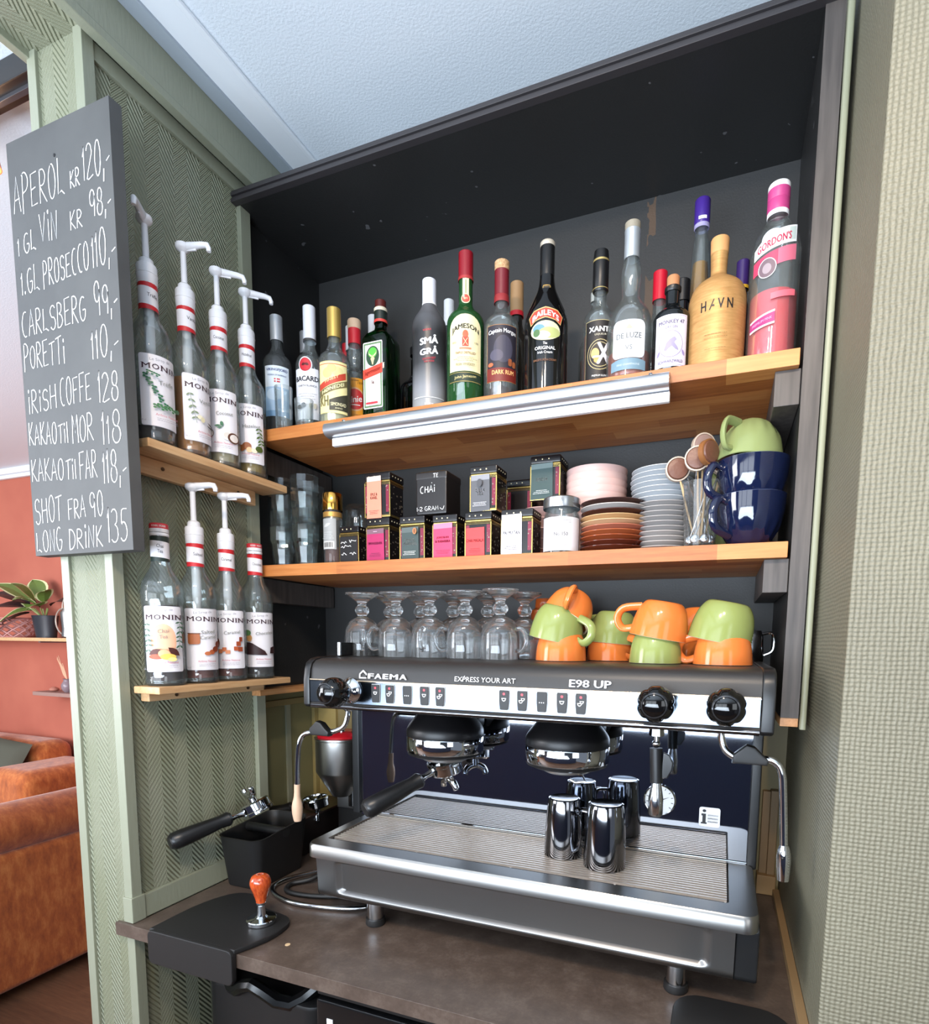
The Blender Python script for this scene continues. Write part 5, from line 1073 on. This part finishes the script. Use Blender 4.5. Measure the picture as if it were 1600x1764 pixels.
mp(MB().tube([(X0+.009,-.2030,.4455),(X1-.013,-.2030,.4455)], .0052, M_DCH, 12), 'lower_lip')
# lettering on the black band (leans back slightly)
Mh = T(0,-.2040,.5060) @ RX(math.radians(-8)) @ MY
yy = .0
b = MB(); wm = K('#e4e2e2',.4)
decal(b, [('p',[(.4705,-.0052),(.4705,.0035),(.4785,.0108),(.4865,.0045),(.4865,.0005),(.4785,.0072),(.4730,.0025),(.4730,-.0030),(.4865,-.0030),(.4865,-.0052)],wm),
  ('p',[(.4770,-.0015),(.4785,.0030),(.4865,.0005),(.4840,-.0030)],K('#2a2827',.4))]+[('t',c,x_,-.0002,w_,.0098,wm,.045,0) for c,x_,w_ in (('F',.4960,.0135),('A',.5115,.0155),('E',.5275,.0125),('M',.5450,.0180),('A',.5640,.0155))], None, 0, 0, Mh, .0022, .0001)
mp(b, 'maker_lettering')
b = MB(); decal(b, [('t','EXPRESS YOUR ART',.7225,.0005,.112,.0085,wm,.0),('p',[(.6790,-.0038),(.6800,-.0038),(.6860,.0065),(.6850,.0065)],wm)], None, 0, 0, Mh, .0022, .0001); mp(b, 'slogan_lettering')
b = MB(); decal(b, [('t','E98 UP',.9040,.0005,.068,.0125,wm,.03)], None, 0, 0, Mh, .0022, .0001); mp(b, 'model_lettering')
# buttons
kinds = ['1','2','d','1b','2b']
for i, x in enumerate((.508,.538,.574,.609,.640,.760,.792,.826,.860,.891)):
    Mb = T(x,-.2078,.4745) @ MY; kd = kinds[i%5]
    sh = [(-.0078,.0165),(.0078,.0165),(.0088,.014),(.0086,-.002),(.0074,-.0152),(.0058,-.0165),(-.0058,-.0165),(-.0074,-.0152),(-.0086,-.002),(-.0088,.014)]
    bt = mp(MB().prism([(a*1.06,c*1.04) for a,c in sh], 0, .0012, K('#c9cacc',.35), Mb).prism(sh, .0010, .0032, M_BPM, Mb, .0007), 'button')
    if kd == 'd': L = [('e',dx,-.001,.0009,.0009,wm) for dx in (-.0036,0,.0036)]
    else:
        L = [('e',0,.0105,.0021,.0021,K('#d8303c',.4,0,.5,0,1.2))]
        cupi = lambda cx, cz, s: [('p',[(cx-.0042*s,cz+.002*s),(cx+.0042*s,cz+.002*s),(cx+.003*s,cz-.002*s),(cx+.001*s,cz-.0036*s),(cx-.001*s,cz-.0036*s),(cx-.003*s,cz-.002*s)],wm),('p',[(cx-.0028*s,cz+.0008*s),(cx+.0028*s,cz+.0008*s),(cx+.0016*s,cz-.0020*s),(cx-.0016*s,cz-.0020*s)],M_BPM)]
        L += (cupi(0,.0015,1) if kd[0]=='1' else cupi(.0018,.003,.85)+cupi(-.0018,-.0005,.95))
    b = MB(); decal(b, L, None, 0, 0, Mb, .0034, .0001); mp(b, 'icon', par=bt)
# knobs
def knob(x, z, ext, ax=0):
    M2 = T(x,-.2078,z) @ Matrix.Rotation(ax,4,'Z') @ RX(PI/2)
    k = mp(MB().lathe([(.024,0),(.0245,.002),(.022,.006),(.016,.009),(.0125,.012),(.0125,ext-.034)], M_CHR, M=M2, seg=32), 'knob')
    b = MB(); pf = [(.0125,ext-.046),(.021,ext-.043),(.0262,ext-.034),(.0275,ext-.022),(.0255,ext-.010),(.0200,ext-.002),(.0175,ext)]
    b.lathe(smooth_prof(pf,3), M_BGL, M=M2, seg=48)
    vv = [];inv = M2.inverted()
    for v in b.v:
        l = inv @ Vector(v); a = math.atan2(l.y,l.x); r = math.hypot(l.x,l.y)
        kk = 1-.09*max(0,math.cos(6*a))**3*smooth01((r-.018)/.006); l.x *= kk; l.y *= kk; vv.append(tuple(M2 @ l))
    b.v = vv; mp(b, 'grip', par=k)
    b = MB(); b.lathe([(.0175,ext-.001),(.0185,ext+.0012),(.0165,ext+.002),(.0160,ext)], K('#3a3a3c',.12,.6), M=M2, seg=32)
    b.lathe([(.0160,ext-.001),(.0155,ext+.0015),(.010,ext+.004),(0,ext+.005)], M_BGL, M=M2, seg=32); mp(b, 'end_button', par=k)
knob(.452,.4775,.070,-.05); knob(1.010,.4835,.056,-.0); knob(1.106,.4840,.056,-.0)
# group heads
def group(x, y):
    b = MB(); pf = [(.0,.4425),(.040,.4420),(.050,.4330),(.064,.4160),(.0765,.3990),(.0790,.3880),(.0785,.3795)]
    b.lathe(smooth_prof(list(reversed(pf)),4), K('#0e0d0f',.38,0,.4), (x,y,0), 48, sy=.98)
    b.box((x-.050,y+.01,.384),(x+.062,.014,.437), K('#0e0d0f',.4,0,.4), .018)
    g = mp(b, 'group_head')
    mp(MB().lathe([(.0775,.3495),(.0788,.3512),(.0788,.3790),(.0778,.3808),(.070,.3808)], M_CHR, (x,y,0), 56), 'chrome_ring', par=g)
    mp(MB().lathe([(.0775,.3500),(.0760,.3440),(.066,.3400),(.048,.3390),(.048,.350)], M_BP, (x,y,0), 48).lathe([(.0,.3290),(.040,.3290),(.046,.3320),(.047,.3400),(.0,.3400)], M_SS, (x,y,0), 40), 'brew_ring', par=g)
group(.577,-.062); group(.833,-.062)
mp(MB().tube([(.842,-.092,.334),(.870,-.092,.332),(.876,-.092,.320),(.858,-.092,.316),(.846,-.088,.320)], .0028, M_CHR, 8), 'screen_clip')
# hot water spout with black sleeve
x, y = 1.004,-.150
b = MB(); b.lathe([(.012,.4400),(.012,.4230),(.010,.4215),(0,.4215)], M_CHR2, (x,y,0), 6); b.tube([(x,y,.425),(x+.0005,y,.405)], .0048, M_CHR, 12); b.ball((x,y,.409), .0068, M_CHR); mp(b, 'water_pipe')
b = MB(); b.tube([(x,y,.402),(x+.003,y,.345)], .0105, M_BP, 14); b.prism([(.006,-.022),(.016,-.020),(.023,-.006),(.024,.006),(.018,.018),(.008,.022)], -.004, .004, M_BP, T(x+.004,y,.374) @ MY, .002); mp(b, 'rubber_grip')
b = MB(); b.lathe([(.0,.289),(.0095,.289),(.0120,.292),(.0120,.318),(.0100,.330),(.0072,.346)], M_CHR2, (x+.003,y,0), 24); mp(b, 'water_nozzle')
# steam wands
def wand(pts, r, tip, lab, mbr=None, ms=M_CHR):
    w_ = mp(MB().tube(catmull(pts,7), r, ms, 12), 'steam_wand', lab=lab)
    return w_
wl_ = wand([(.405,-.150,.440),(.402,-.150,.418),(.394,-.152,.398),(.372,-.156,.387),(.345,-.160,.383),(.318,-.164,.382),(.302,-.166,.374),(.294,-.168,.354),(.290,-.168,.320),(.287,-.168,.262)], .0052, None, 'left chrome steam wand with milk-stained tip')
b = MB(); b.tube(catmull([(.2875,-.168,.272),(.2868,-.168,.255),(.2862,-.168,.240),(.286,-.168,.222),(.2862,-.168,.206),(.2865,-.168,.1935)],4), [.0062]*5+[.0064,.0066,.007,.0078,.0090,.0100,.0106,.0110,.0109,.0107,.0104,.0098,.0092,.0086,.0080,.0074][:16], mat('#c9a88c',.55), 14); mp(b, 'crusted_tip', par=wl_, lab='tan milk-crusted wand tip')
sl = [(-.026,-.011),(.024,-.011),(.026,-.002),(.016,.006),(.006,.016),(-.006,.019),(-.014,.012),(-.024,.003)]
b = MB(); b.prism(sl, -.009, .009, M_BPM, T(.345,-.161,.389) @ Matrix.Rotation(-.06,4,'Z') @ MY, .004); mp(b, 'rubber_sleeve', par=wl_)
mp(MB().lathe([(.011,.442),(.011,.434),(.007,.430)], M_CHR2, (.405,-.150,0), 16), 'wand_joint')
wr_ = wand([(1.101,-.150,.440),(1.103,-.150,.424),(1.109,-.152,.408),(1.124,-.155,.398),(1.145,-.158,.396),(1.165,-.160,.399),(1.180,-.162,.396),(1.189,-.163,.382),(1.193,-.163,.350),(1.199,-.163,.262)], .0056, None, 'right chrome steam wand with bare steel tip')
b = MB(); b.tube([(1.1988,-.163,.270),(1.1992,-.163,.262),(1.1996,-.163,.252),(1.200,-.163,.235),(1.2005,-.163,.215)], [.0062,.0085,.0100,.0095,.0080], M_CHR, 16); b.ball((1.1975,-.1705,.252), .003, M_BP); mp(b, 'steel_tip', par=wr_)
b = MB(); b.prism(sl, -.010, .010, M_BPM, T(1.145,-.159,.401) @ MY, .004); mp(b, 'rubber_sleeve', par=wr_)
# cup rail: smoked side glass at the left end of the top
b = MB(); b.box((.352,-.110,.537),(.356,.10,.566), thin_glass('smoked glass','#6a6460','#4a4644',.4), .001); b.box((.352,-.112,.5385),(.3585,-.106,.567), M_CHR2, .001); b.box((.352,.098,.5385),(.3585,.102,.567), M_CHR2, .001); mp(b, 'cup_rail_side')
b = MB(); b.tube([(.357,.27,.560),(1.16,.27,.560)], .004, M_CHR, 10)
for x in (.36,.75,1.155): b.tube([(x,.27,.536),(x,.27,.560)], .004, M_CHR, 8)
mp(b, 'cup_rail')

# ---- portafilters (things of their own)
def portafilter(lab, M, spouts=True):
    o = thing('portafilter', lab, 'portafilter', (0,0,0)); o.matrix_world = M
    b = MB(); b.lathe([(.030,-.016),(.0345,-.012),(.0345,.004),(.0365,.006),(.0365,.012),(.0330,.0125),(.0315,.008),(.030,-.010),(0,-.012)], M_CHR, seg=40)
    b.lathe([(0,-.016),(.030,-.016)], M_CHR, seg=40)
    b.box((-.044,-.008,.004),(-.034,.008,.011), M_CHR, .002); b.box((.034,-.008,.004),(.044,.008,.011), M_CHR, .002); b.build('filter_ring', o)
    b = MB(); b.tube([(0,-.033,-.002),(0,-.048,-.004),(0,-.062,-.006)], [.0075,.0055,.0085], M_CHR, 14); b.build('neck', o)
    b = MB(); pts = [(0,-.060,-.006),(0,-.066,-.007),(0,-.072,-.0075),(0,-.085,-.009),(0,-.110,-.011),(0,-.140,-.014),(0,-.165,-.0165),(0,-.182,-.018),(0,-.187,-.0185)]
    b.tube(pts, [.0125,.0165,.0155,.0145,.0165,.0185,.0195,.0190,.0150], M_BP, 18); b.build('handle', o)
    b = MB(); b.tube([(0,-.1868,-.0184),(0,-.1895,-.0187)], [.0145,.0135], M_BPM, 18); b.build('end_cap', o)
    if spouts:
        b = MB(); b.tube([(0,0,-.014),(0,0,-.030)], .009, M_CHR, 14)
        for s in (-1,1): b.tube(catmull([(0,0,-.028),(s*.010,0,-.030),(s*.020,0,-.038),(s*.024,0,-.050)],4), [.0075]*8+[.0068]*4+[.006][:1], M_CHR, 12)
        b.build('spout', o)
    return o
portafilter('portafilter locked in the left group, black handle pointing left', T(.577,-.062,.3165) @ RZ(math.radians(-31)) @ RX(math.radians(14)))
# ---- two upturned steel cups on the tray grid
def steel_cup(lab, x, y, rz, R, H):
    o = thing('steel_cup', lab, 'cup', (x,y,.165), rz)
    pf = [(R-.0015,0),(R,.0008),(R*.995,.02),(R*.93,H*.65),(R*.86,H*.93),(R*.82,H*.985),(R*.74,H),(R*.60,H-.0012),(0,H-.0022)]
    M_CUP = mat('#8f9094', .08, 1)
    MB().lathe(pf+[(0,H-.0035),(R*.72,H-.003),(R*.84,H*.92),(R*.97,.02),(R-.0015,0)], M_CUP, seg=44).build('cup_body', o, 30)
    MB().tube(catmull([(R*.90,0,H*.80),(R*.90+.020,0,H*.78),(R*.90+.025,0,H*.60),(R*.92+.022,0,H*.30),(R*.99,0,H*.16)],5), .0022, M_CUP, 8, None, True, 2.4).build('handle', o); return o
steel_cup('upturned polished steel cup, left of the two on the drip tray',.829,-.058,-.75,.0365,.112)
steel_cup('upturned polished steel cup, right of the two on the drip tray',.914,-.085,PI-.35,.0385,.118)

# ---- left corner: grinder hopper, knock box, tamper
gr = thing('coffee_grinder','coffee grinder with conical steel doser behind the left steam wand','grinder',(.13,.20,0))
def gp(mb, name, sm=40): o = mb.build(name, gr, sm, loc=-Vector(gr.location)); return o
gx, gy = .150,.165
b = MB(); b.lathe([(0,.150),(.022,.150),(.0245,.1515),(.064,.2170),(.0655,.2200),(.0655,.3050),(.0675,.3070),(.0675,.3120),(.060,.3125),(0,.3125)], M_SS, (gx,gy,0), 48); gp(b, 'doser')
b = MB(); b.lathe([(.060,.313),(.061,.319),(.052,.326),(0,.328)], mat('#a81420',.25), (gx,gy,0), 40); gp(b, 'red_lid')
b = MB(); b.box((.108,.200,0),(.245,.30,.31), M_BPM, .008); b.box((.095,.11,0),(.245,.29,.030), M_BPM, .008); gp(b, 'grinder_body')
b = MB(); b.box((.112,.196,.105),(.205,.2005,.152), M_SS, .001); b.box((.160,.180,.115),(.176,.198,.165), M_CHR2, .003); gp(b, 'bracket')
b = MB(); decal(b, [('t','2',0,0,.006,.009,wm,.02)], None, 0, 0, T(.186,.196,.080) @ MY); b.lathe([(0,.0012),(.006,.001),(.0065,0)], M_BPM, seg=16, M=T(.186,.1975,.080) @ RX(PI/2)); gp(b, 'number_plate')
b = MB(); b.tube(catmull([(.20,.15,.328),(.215,.14,.335),(.225,.13,.330)],4), .004, M_CHR, 8); b.ball((gx+.02,gy-.02,.330), .008, M_CHR); gp(b, 'latch')
# tray the grinder/second portafilter stands on
bx = thing('grounds_box','low dark wooden grounds box behind the knock box','box',(.06,.14,0))
b = MB(); b.box((-.040,.055,0),(.090,.295,.095), K('#1a1412',.4), .004); b.build('box_body', bx, loc=-Vector(bx.location))
b = MB(); b.box((-.042,.053,.095),(.092,.297,.101), K('#33211a',.4), .002); b.build('lid', bx, loc=-Vector(bx.location))
portafilter('portafilter lying on the dark box in the back corner', T(.075,.150,.128) @ RZ(math.radians(-62)) @ RX(math.radians(8)))
# knock box
kb = thing('knock_box','open black plastic knock box by the herringbone wall','knock box',(.083,-.065,0))
def kp(mb, name, sm=40, **k): return mb.build(name, kb, sm, loc=-Vector(kb.location))
b = MB(); rings = []
for ex, z, wave in ((-.016,0,0),(-.014,.004,0),(.0,.118,1),(.002,.121,1),(-.002,.121,1),(-.004,.117,1),(-.018,.006,0)):
    P = rrect(.030-ex,-.148-ex,.152+ex,.035+ex,max(.028+ex,.008),8); rings.append([(x,y,z+(.013*smooth01((y+.06)/.09)*1.0 if wave else 0)-(0 if not wave else .0)) for x,y in P])
n = len(rings[0]); V_ = sum(rings,[])
F_ = [(k*n+i,k*n+(i+1)%n,(k+1)*n+(i+1)%n,(k+1)*n+i) for k in range(len(rings)-1) for i in range(n)]+[tuple(range(n)),tuple((len(rings)-1)*n+i for i in range(n))]
kp(b.add(V_,F_,M_BPM), 'tub', 40)
kp(MB().tube([(.030,-.050,.114),(.152,-.050,.114)], .011, K('#1c1b1b',.4), 16), 'knock_bar')
portafilter('portafilter resting across the knock box, handle towards the wall', T(.102,-.092,.180) @ RZ(math.radians(-20)) @ RX(math.radians(17)) @ RY(math.radians(160)))
# tamping mat: hangs over the counter edge
tm = thing('tamping_mat','black rubber tamping mat folded over the counter edge','mat',(.2,-.28,0))
TM = [(.085,-.359),(.300,-.359),(.322,-.300),(.322,-.250),(.305,-.222),(.270,-.212),(.225,-.205),(.195,-.182),(.165,-.165),(.125,-.170),(.100,-.200),(.085,-.260)]
TM = [(v.x,v.y) for v in catmull([(a,c,0) for a,c in TM[1:]+TM[:1]],3)]
b = MB(); b.prism(TM, .0005, .0105, M_BPM, None, .003); b.prism(rrect(.0855,-.058,.2995,.0100,.012,3), .3535, .3660, M_BPM, MY, .003); b.build('mat_body', tm, 40, loc=-Vector(tm.location))
tp = thing('tamper','coffee tamper with orange-red wooden knob and steel base on the black mat','tamper',(.268,-.258,.0108))
MB().lathe([(0,0),(.0270,0),(.0285,.001),(.0285,.0075),(.0270,.009),(.012,.011),(.0085,.014),(.0075,.020),(.0072,.034),(.0095,.038),(.0095,.042),(0,.042)], M_CHR, seg=44).build('steel_base', tp, 30)
M_KW, t = pm('orange red lacquered wood', .2, '#b8441c', **{'Coat Weight':.5})
t.l(t.ramp(t.noise(t.scale(t.pos(), (60,60,14)), 4, 4), [(.3,'#9c3414'),(.7,'#cc5a28')]), t.b.inputs['Base Color'])
MB().lathe(smooth_prof([(.0095,.042),(.0100,.046),(.0140,.060),(.0190,.074),(.0200,.084),(.0165,.094),(.0090,.0985),(.0035,.0985)],4)+[(.003,.096),(0,.096)], M_KW, seg=32).build('wooden_knob', tp, 60)
# cables and chrome hose behind the tamper
tag(MB().tube(catmull([(.235,.03,.020),(.205,.0,.008),(.165,-.060,.006),(.165,-.115,.006),(.215,-.150,.006),(.290,-.158,.006),(.400,-.130,.006),(.47,-.06,.006)],7), .0052, M_CHR2, 10).build('steel_hose'), 'braided steel hose curving out from under the machine on the left', 'hose')
tag(MB().tube(catmull([(.245,-.0,.030),(.225,-.05,.012),(.190,-.085,.006),(.215,-.120,.006),(.30,-.110,.006),(.42,-.05,.006)],7), .0055, M_BPM, 10).build('power_cable'), 'black power cable curving beside the steel hose', 'cable')

# ================================================================= THE LOUNGE BEYOND THE POST
sf = thing('sofa','rust velvet sofa seen from behind beside the green post','sofa',(-1.95,.2,FZ))
def sp_(mb, name, sm=40, lab=None):
    o = mb.build(name, sf, sm, loc=-Vector(sf.location))
    if lab: o['label'] = lab
    return o
sp_(MB().box((-1.66,-1.0,-.855),(-1.50,1.0,-.29), M_VEL, .03, seg=3), 'back_panel')
b = MB(); b.tube([(-1.585,-1.0,-.205),(-1.585,.97,-.205),(-1.585,.995,-.205)], [.100,.100,.085], M_VEL, 24); sp_(b, 'rolled_top')
sp_(MB().box((-2.45,-1.0,-.84),(-1.66,1.0,-.55), M_VEL, .04, seg=3), 'seat_base')
sp_(MB().box((-2.45,.80,-.84),(-1.62,1.02,-.32), M_VEL, .07, seg=4), 'armrest')
sp_(MB().box((-2.40,-.95,-.55),(-1.68,.78,-.40), mat('#7a2c1c',.8), .05, seg=4), 'seat_cushion', lab='dark red seat cushion')
for x, y in ((-2.4,.95),(-1.56,.95),(-2.4,-.95),(-1.56,-.95)): sp_(MB().lathe([(.02,-.90),(.028,-.845)], mat('#2a1a12',.5), (x,y,0), 12), 'leg')
ac = thing('armchair','rust velvet armchair by the terracotta wall with a grey cushion','armchair',(-3.1,1.15,FZ))
def ap(mb, name): return mb.build(name, ac, 40, loc=-Vector(ac.location))
ap(MB().box((-3.06,.95,-.86),(-2.66,1.46,-.23), M_VEL, .08, seg=4), 'armrest')
ap(MB().box((-4.0,1.22,-.86),(-3.0,1.48,-.12), M_VEL, .09, seg=4), 'backrest')
ap(MB().box((-4.0,.75,-.80),(-3.0,1.25,-.45), mat('#8a3020',.8), .06, seg=4), 'seat')
def cushion(name, lab, loc, rot, sx, sy, m):
    vs = []; fs = []; n = 14
    for s in (1,-1):
        for j in range(n+1):
            for i in range(n+1):
                u, v = 2*i/n-1, 2*j/n-1; t = max(0,(1-u**4))**.5*max(0,(1-v**4))**.5
                vs.append((u*sx*(1-.06*(1-abs(v))), v*sy*(1-.06*(1-abs(u))), s*t*.055))
    for k in range(2):
        for j in range(n):
            for i in range(n): a = k*(n+1)**2+j*(n+1)+i; fs.append((a,a+1,a+n+2,a+n+1))
    o = MB().add(vs, fs, m).build(name, None, 60, loc); o.rotation_euler = rot; return tag(o, lab, 'cushion')
cushion('cushion','dark grey-green cushion leaning in the armchair',(-3.27,1.10,-.27),(1.15,.15,.1),.25,.20,mat('#4c4c40',.85))
cushion('cushion','crimson cushion lying on the sofa seat behind its back',(-1.90,.55,-.32),(.3,-.35,.4),.20,.16,mat('#7c1630',.7))
# wall shelves in the lounge
ls = thing('wall_shelf','upper lounge shelf on the red wall holding a potted plant','shelf',(-3.4,1.40,.545))
MB().box((-4.3,1.28,.535),(-2.72,1.497,.557), M_PINE, .002).build('board', ls, loc=-Vector(ls.location))
MB().box((-3.03,1.484,.26),(-3.01,1.497,.535), mat('#6e5a5c',.5), .002).box((-3.03,1.30,.525),(-3.01,1.497,.535), mat('#6e5a5c',.5), .002).build('bracket', ls, loc=-Vector(ls.location))
l2 = thing('wall_shelf','small lower lounge shelf with tiny vases on the red wall','shelf',(-2.95,1.42,.17))
MB().box((-3.18,1.33,.175),(-2.6,1.497,.200), mat('#9a7a70',.6), .002).build('board', l2, loc=-Vector(l2.location))
MB().box((-2.93,1.484,.03),(-2.90,1.497,.175), mat('#5e4a4c',.5), .002).build('bracket', l2, loc=-Vector(l2.location))
pt = thing('potted_plant','trailing plant with cream-edged green leaves in a dark pot','plant',(-3.06,1.37,.557))
pt.scale = (1.5,1.0,1.45)
MB().lathe([(0,0),(.048,0),(.062,.095),(.064,.10),(.058,.10),(.054,.085),(0,.085)], K('#2c2e34',.35), seg=28).build('pot', pt)
def leaf(mb, base, tip, wd, m1, m2, up=.02, n=8):
    base, tip = Vector(base), Vector(tip); d = tip-base; side = d.cross(Vector((0,-.35,1))).normalized(); vs = []; fs = []
    prof_ = [math.sin(PI*(i/n)**.8)*wd for i in range(n+1)]
    for i in range(n+1):
        c = base+d*(i/n)+Vector((0,0,up*math.sin(PI*i/n)))
        for s in (-1,-.78,0,.78,1): vs.append(c+side*prof_[i]*s+Vector((0,0,.12*wd*abs(s))))
    for i in range(n):
        for k in range(4): mb.add([vs[i*5+k],vs[i*5+k+1],vs[(i+1)*5+k+1],vs[(i+1)*5+k]], [(0,1,2,3)], m1 if k in (1,2) else m2)
lg, lc, ld = K('#5f7434',.4), K('#cfd3a0',.45), K('#241a1c',.4)
q = random.Random(4)
for i, (tx, ty, tz_, w_, dk) in enumerate(((-.28,-.05,.24,.055,0),(-.10,-.10,.235,.05,0),(.10,-.08,.20,.045,0),(.02,-.12,.12,.075,0),(-.17,-.13,.06,.06,0),(-.34,-.06,.12,.055,1),(-.26,-.14,-.0,.05,1),(-.38,0,.20,.05,1),(.16,0,.15,.04,1),(-.10,.03,.26,.05,0),(-.05,-.14,.16,.055,0))):
    b = MB(); leaf(b, (tx*.25,ty*.25,.11+tz_*.2), (tx,ty,tz_), w_, ld if dk else lg, ld if dk else lc); b.build('leaf', pt, 60)
b = MB()
for i in range(7):
    a = i*.9; b.tube([(0,0,.08),(.05*math.cos(a),-.03+.03*math.sin(a),.13)], .003, K('#8a9a5a',.5), 6)
b.build('stems', pt)['kind'] = 'stuff'
bk = thing('woven_basket','pink woven basket at the left edge of the lounge shelf','basket',(-3.40,1.38,.557))
b = MB()
for k in range(9):
    for s in (1,-1):
        b.tube([((.10+.035*t/6)*math.cos(2*PI*(k/9+s*t/30)), (.085+.02*t/6)*math.sin(2*PI*(k/9+s*t/30)), .015*t+.002) for t in range(9)], .005, K('#c08a84',.6), 6)
for z, r in ((.004,.10),(.125,.145)): b.tube([(r*math.cos(2*PI*i/24), r*.8*math.sin(2*PI*i/24), z) for i in range(25)], .007, K('#b87a74',.6), 6)
o = b.build('weave', bk); o['kind'] = 'stuff'
wc = thing('watering_can','small steel watering can with round loop handles beside the pot','watering can',(-2.80,1.36,.557))
MB().lathe([(.0,.01),(.05,.01),(.045,.06),(.050,.16),(.035,.185),(.0,.19)], M_SS, seg=28).build('can_body', wc)
MB().lathe([(.045,.0),(.040,.006),(.014,.010),(.013,.02)], M_SS, seg=20).build('foot', wc)
MB().tube([(-.055+.085*math.cos(2*PI*i/28), 0, .105+.085*math.sin(2*PI*i/28)) for i in range(29)], .005, K('#cbbcae',.3,.6), 8).build('side_handle', wc)
MB().tube([(.01+.075*math.cos(PI*i/14), 0, .185+.085*math.sin(PI*i/14)) for i in range(15)], .005, K('#cbbcae',.3,.6), 8).build('top_handle', wc)
v1 = thing('bud_vase','small glass vase with dried sprigs on the lower lounge shelf','vase',(-2.93,1.40,.2005))
MB().lathe(smooth_prof([(.02,0),(.034,.02),(.036,.05),(.022,.075),(.026,.088)],3), K('#8a7a80',.2), seg=22).build('vase_body', v1)
b = MB()
for i in range(6): a = 2+i*.35; b.tube([(0,0,.08),(.05*math.cos(a)*.7,0,.13+.02*math.sin(i)),(.10*math.cos(a)*.9,0,.19+.01*i)], [.003,.004,.002], K('#d8a888',.7), 6)
b.build('dried_sprigs', v1)
v2 = thing('bud_vase','small red bottle vase with a stick beside the glass vase','vase',(-2.83,1.40,.2005))
MB().lathe(smooth_prof([(.024,0),(.030,.01),(.030,.06),(.016,.085),(.014,.10)],3), K('#b01c30',.25), seg=22).build('vase_body', v2)
MB().tube([(0,0,.08),(-.01,0,.16),(-.012,0,.24)], .0035, K('#b02840',.6), 6).build('stick', v2)
tag(MB().lathe(smooth_prof([(.0,0),(.022,.004),(.028,.016),(.014,.026),(.004,.03)],3), K('#b87a68',.7), seg=20).build('sea_shell', None, 40, (-3.07,1.40,.2005)), 'little pale shell at the left end of the small lounge shelf', 'shell')
# ceiling rail and lamp beyond the opening
rl = thing('curtain_rail','black ceiling rail beyond the post, upper left','rail',(-.8,-.1,1.6))
b = MB(); b.box((-3.2,-.295,1.655),(-.14,-.252,1.6995), M_BP, .003); b.box((-3.2,-.278,1.648),(-.14,-.268,1.656), K('#55555a',.3,.6), .001); b.build('rail_body', rl, loc=-Vector(rl.location))
lp = thing('spotlight','small glowing copper spotlight under the black ceiling rail','lamp',(-.446,-.245,1.640))
MB().lathe([(.006,.0),(.012,-.004),(.026,-.030),(.030,-.052),(.0285,-.052),(.024,-.030),(.0,-.006)], K('#c87858',.3,.7), seg=32).build('lamp_shade', lp)
MB().ball((0,0,-.034), .014, K('#ffe0c0',.5,0,.5,0,14)).build('bulb', lp)
MB().tube([(0,0,-.002),(0,0,.010)], .004, M_BP, 8).build('cord', lp)
lamp('pendant_light','POINT',(-.446,-.245,1.57),1.2,(1,.62,.38),.02)
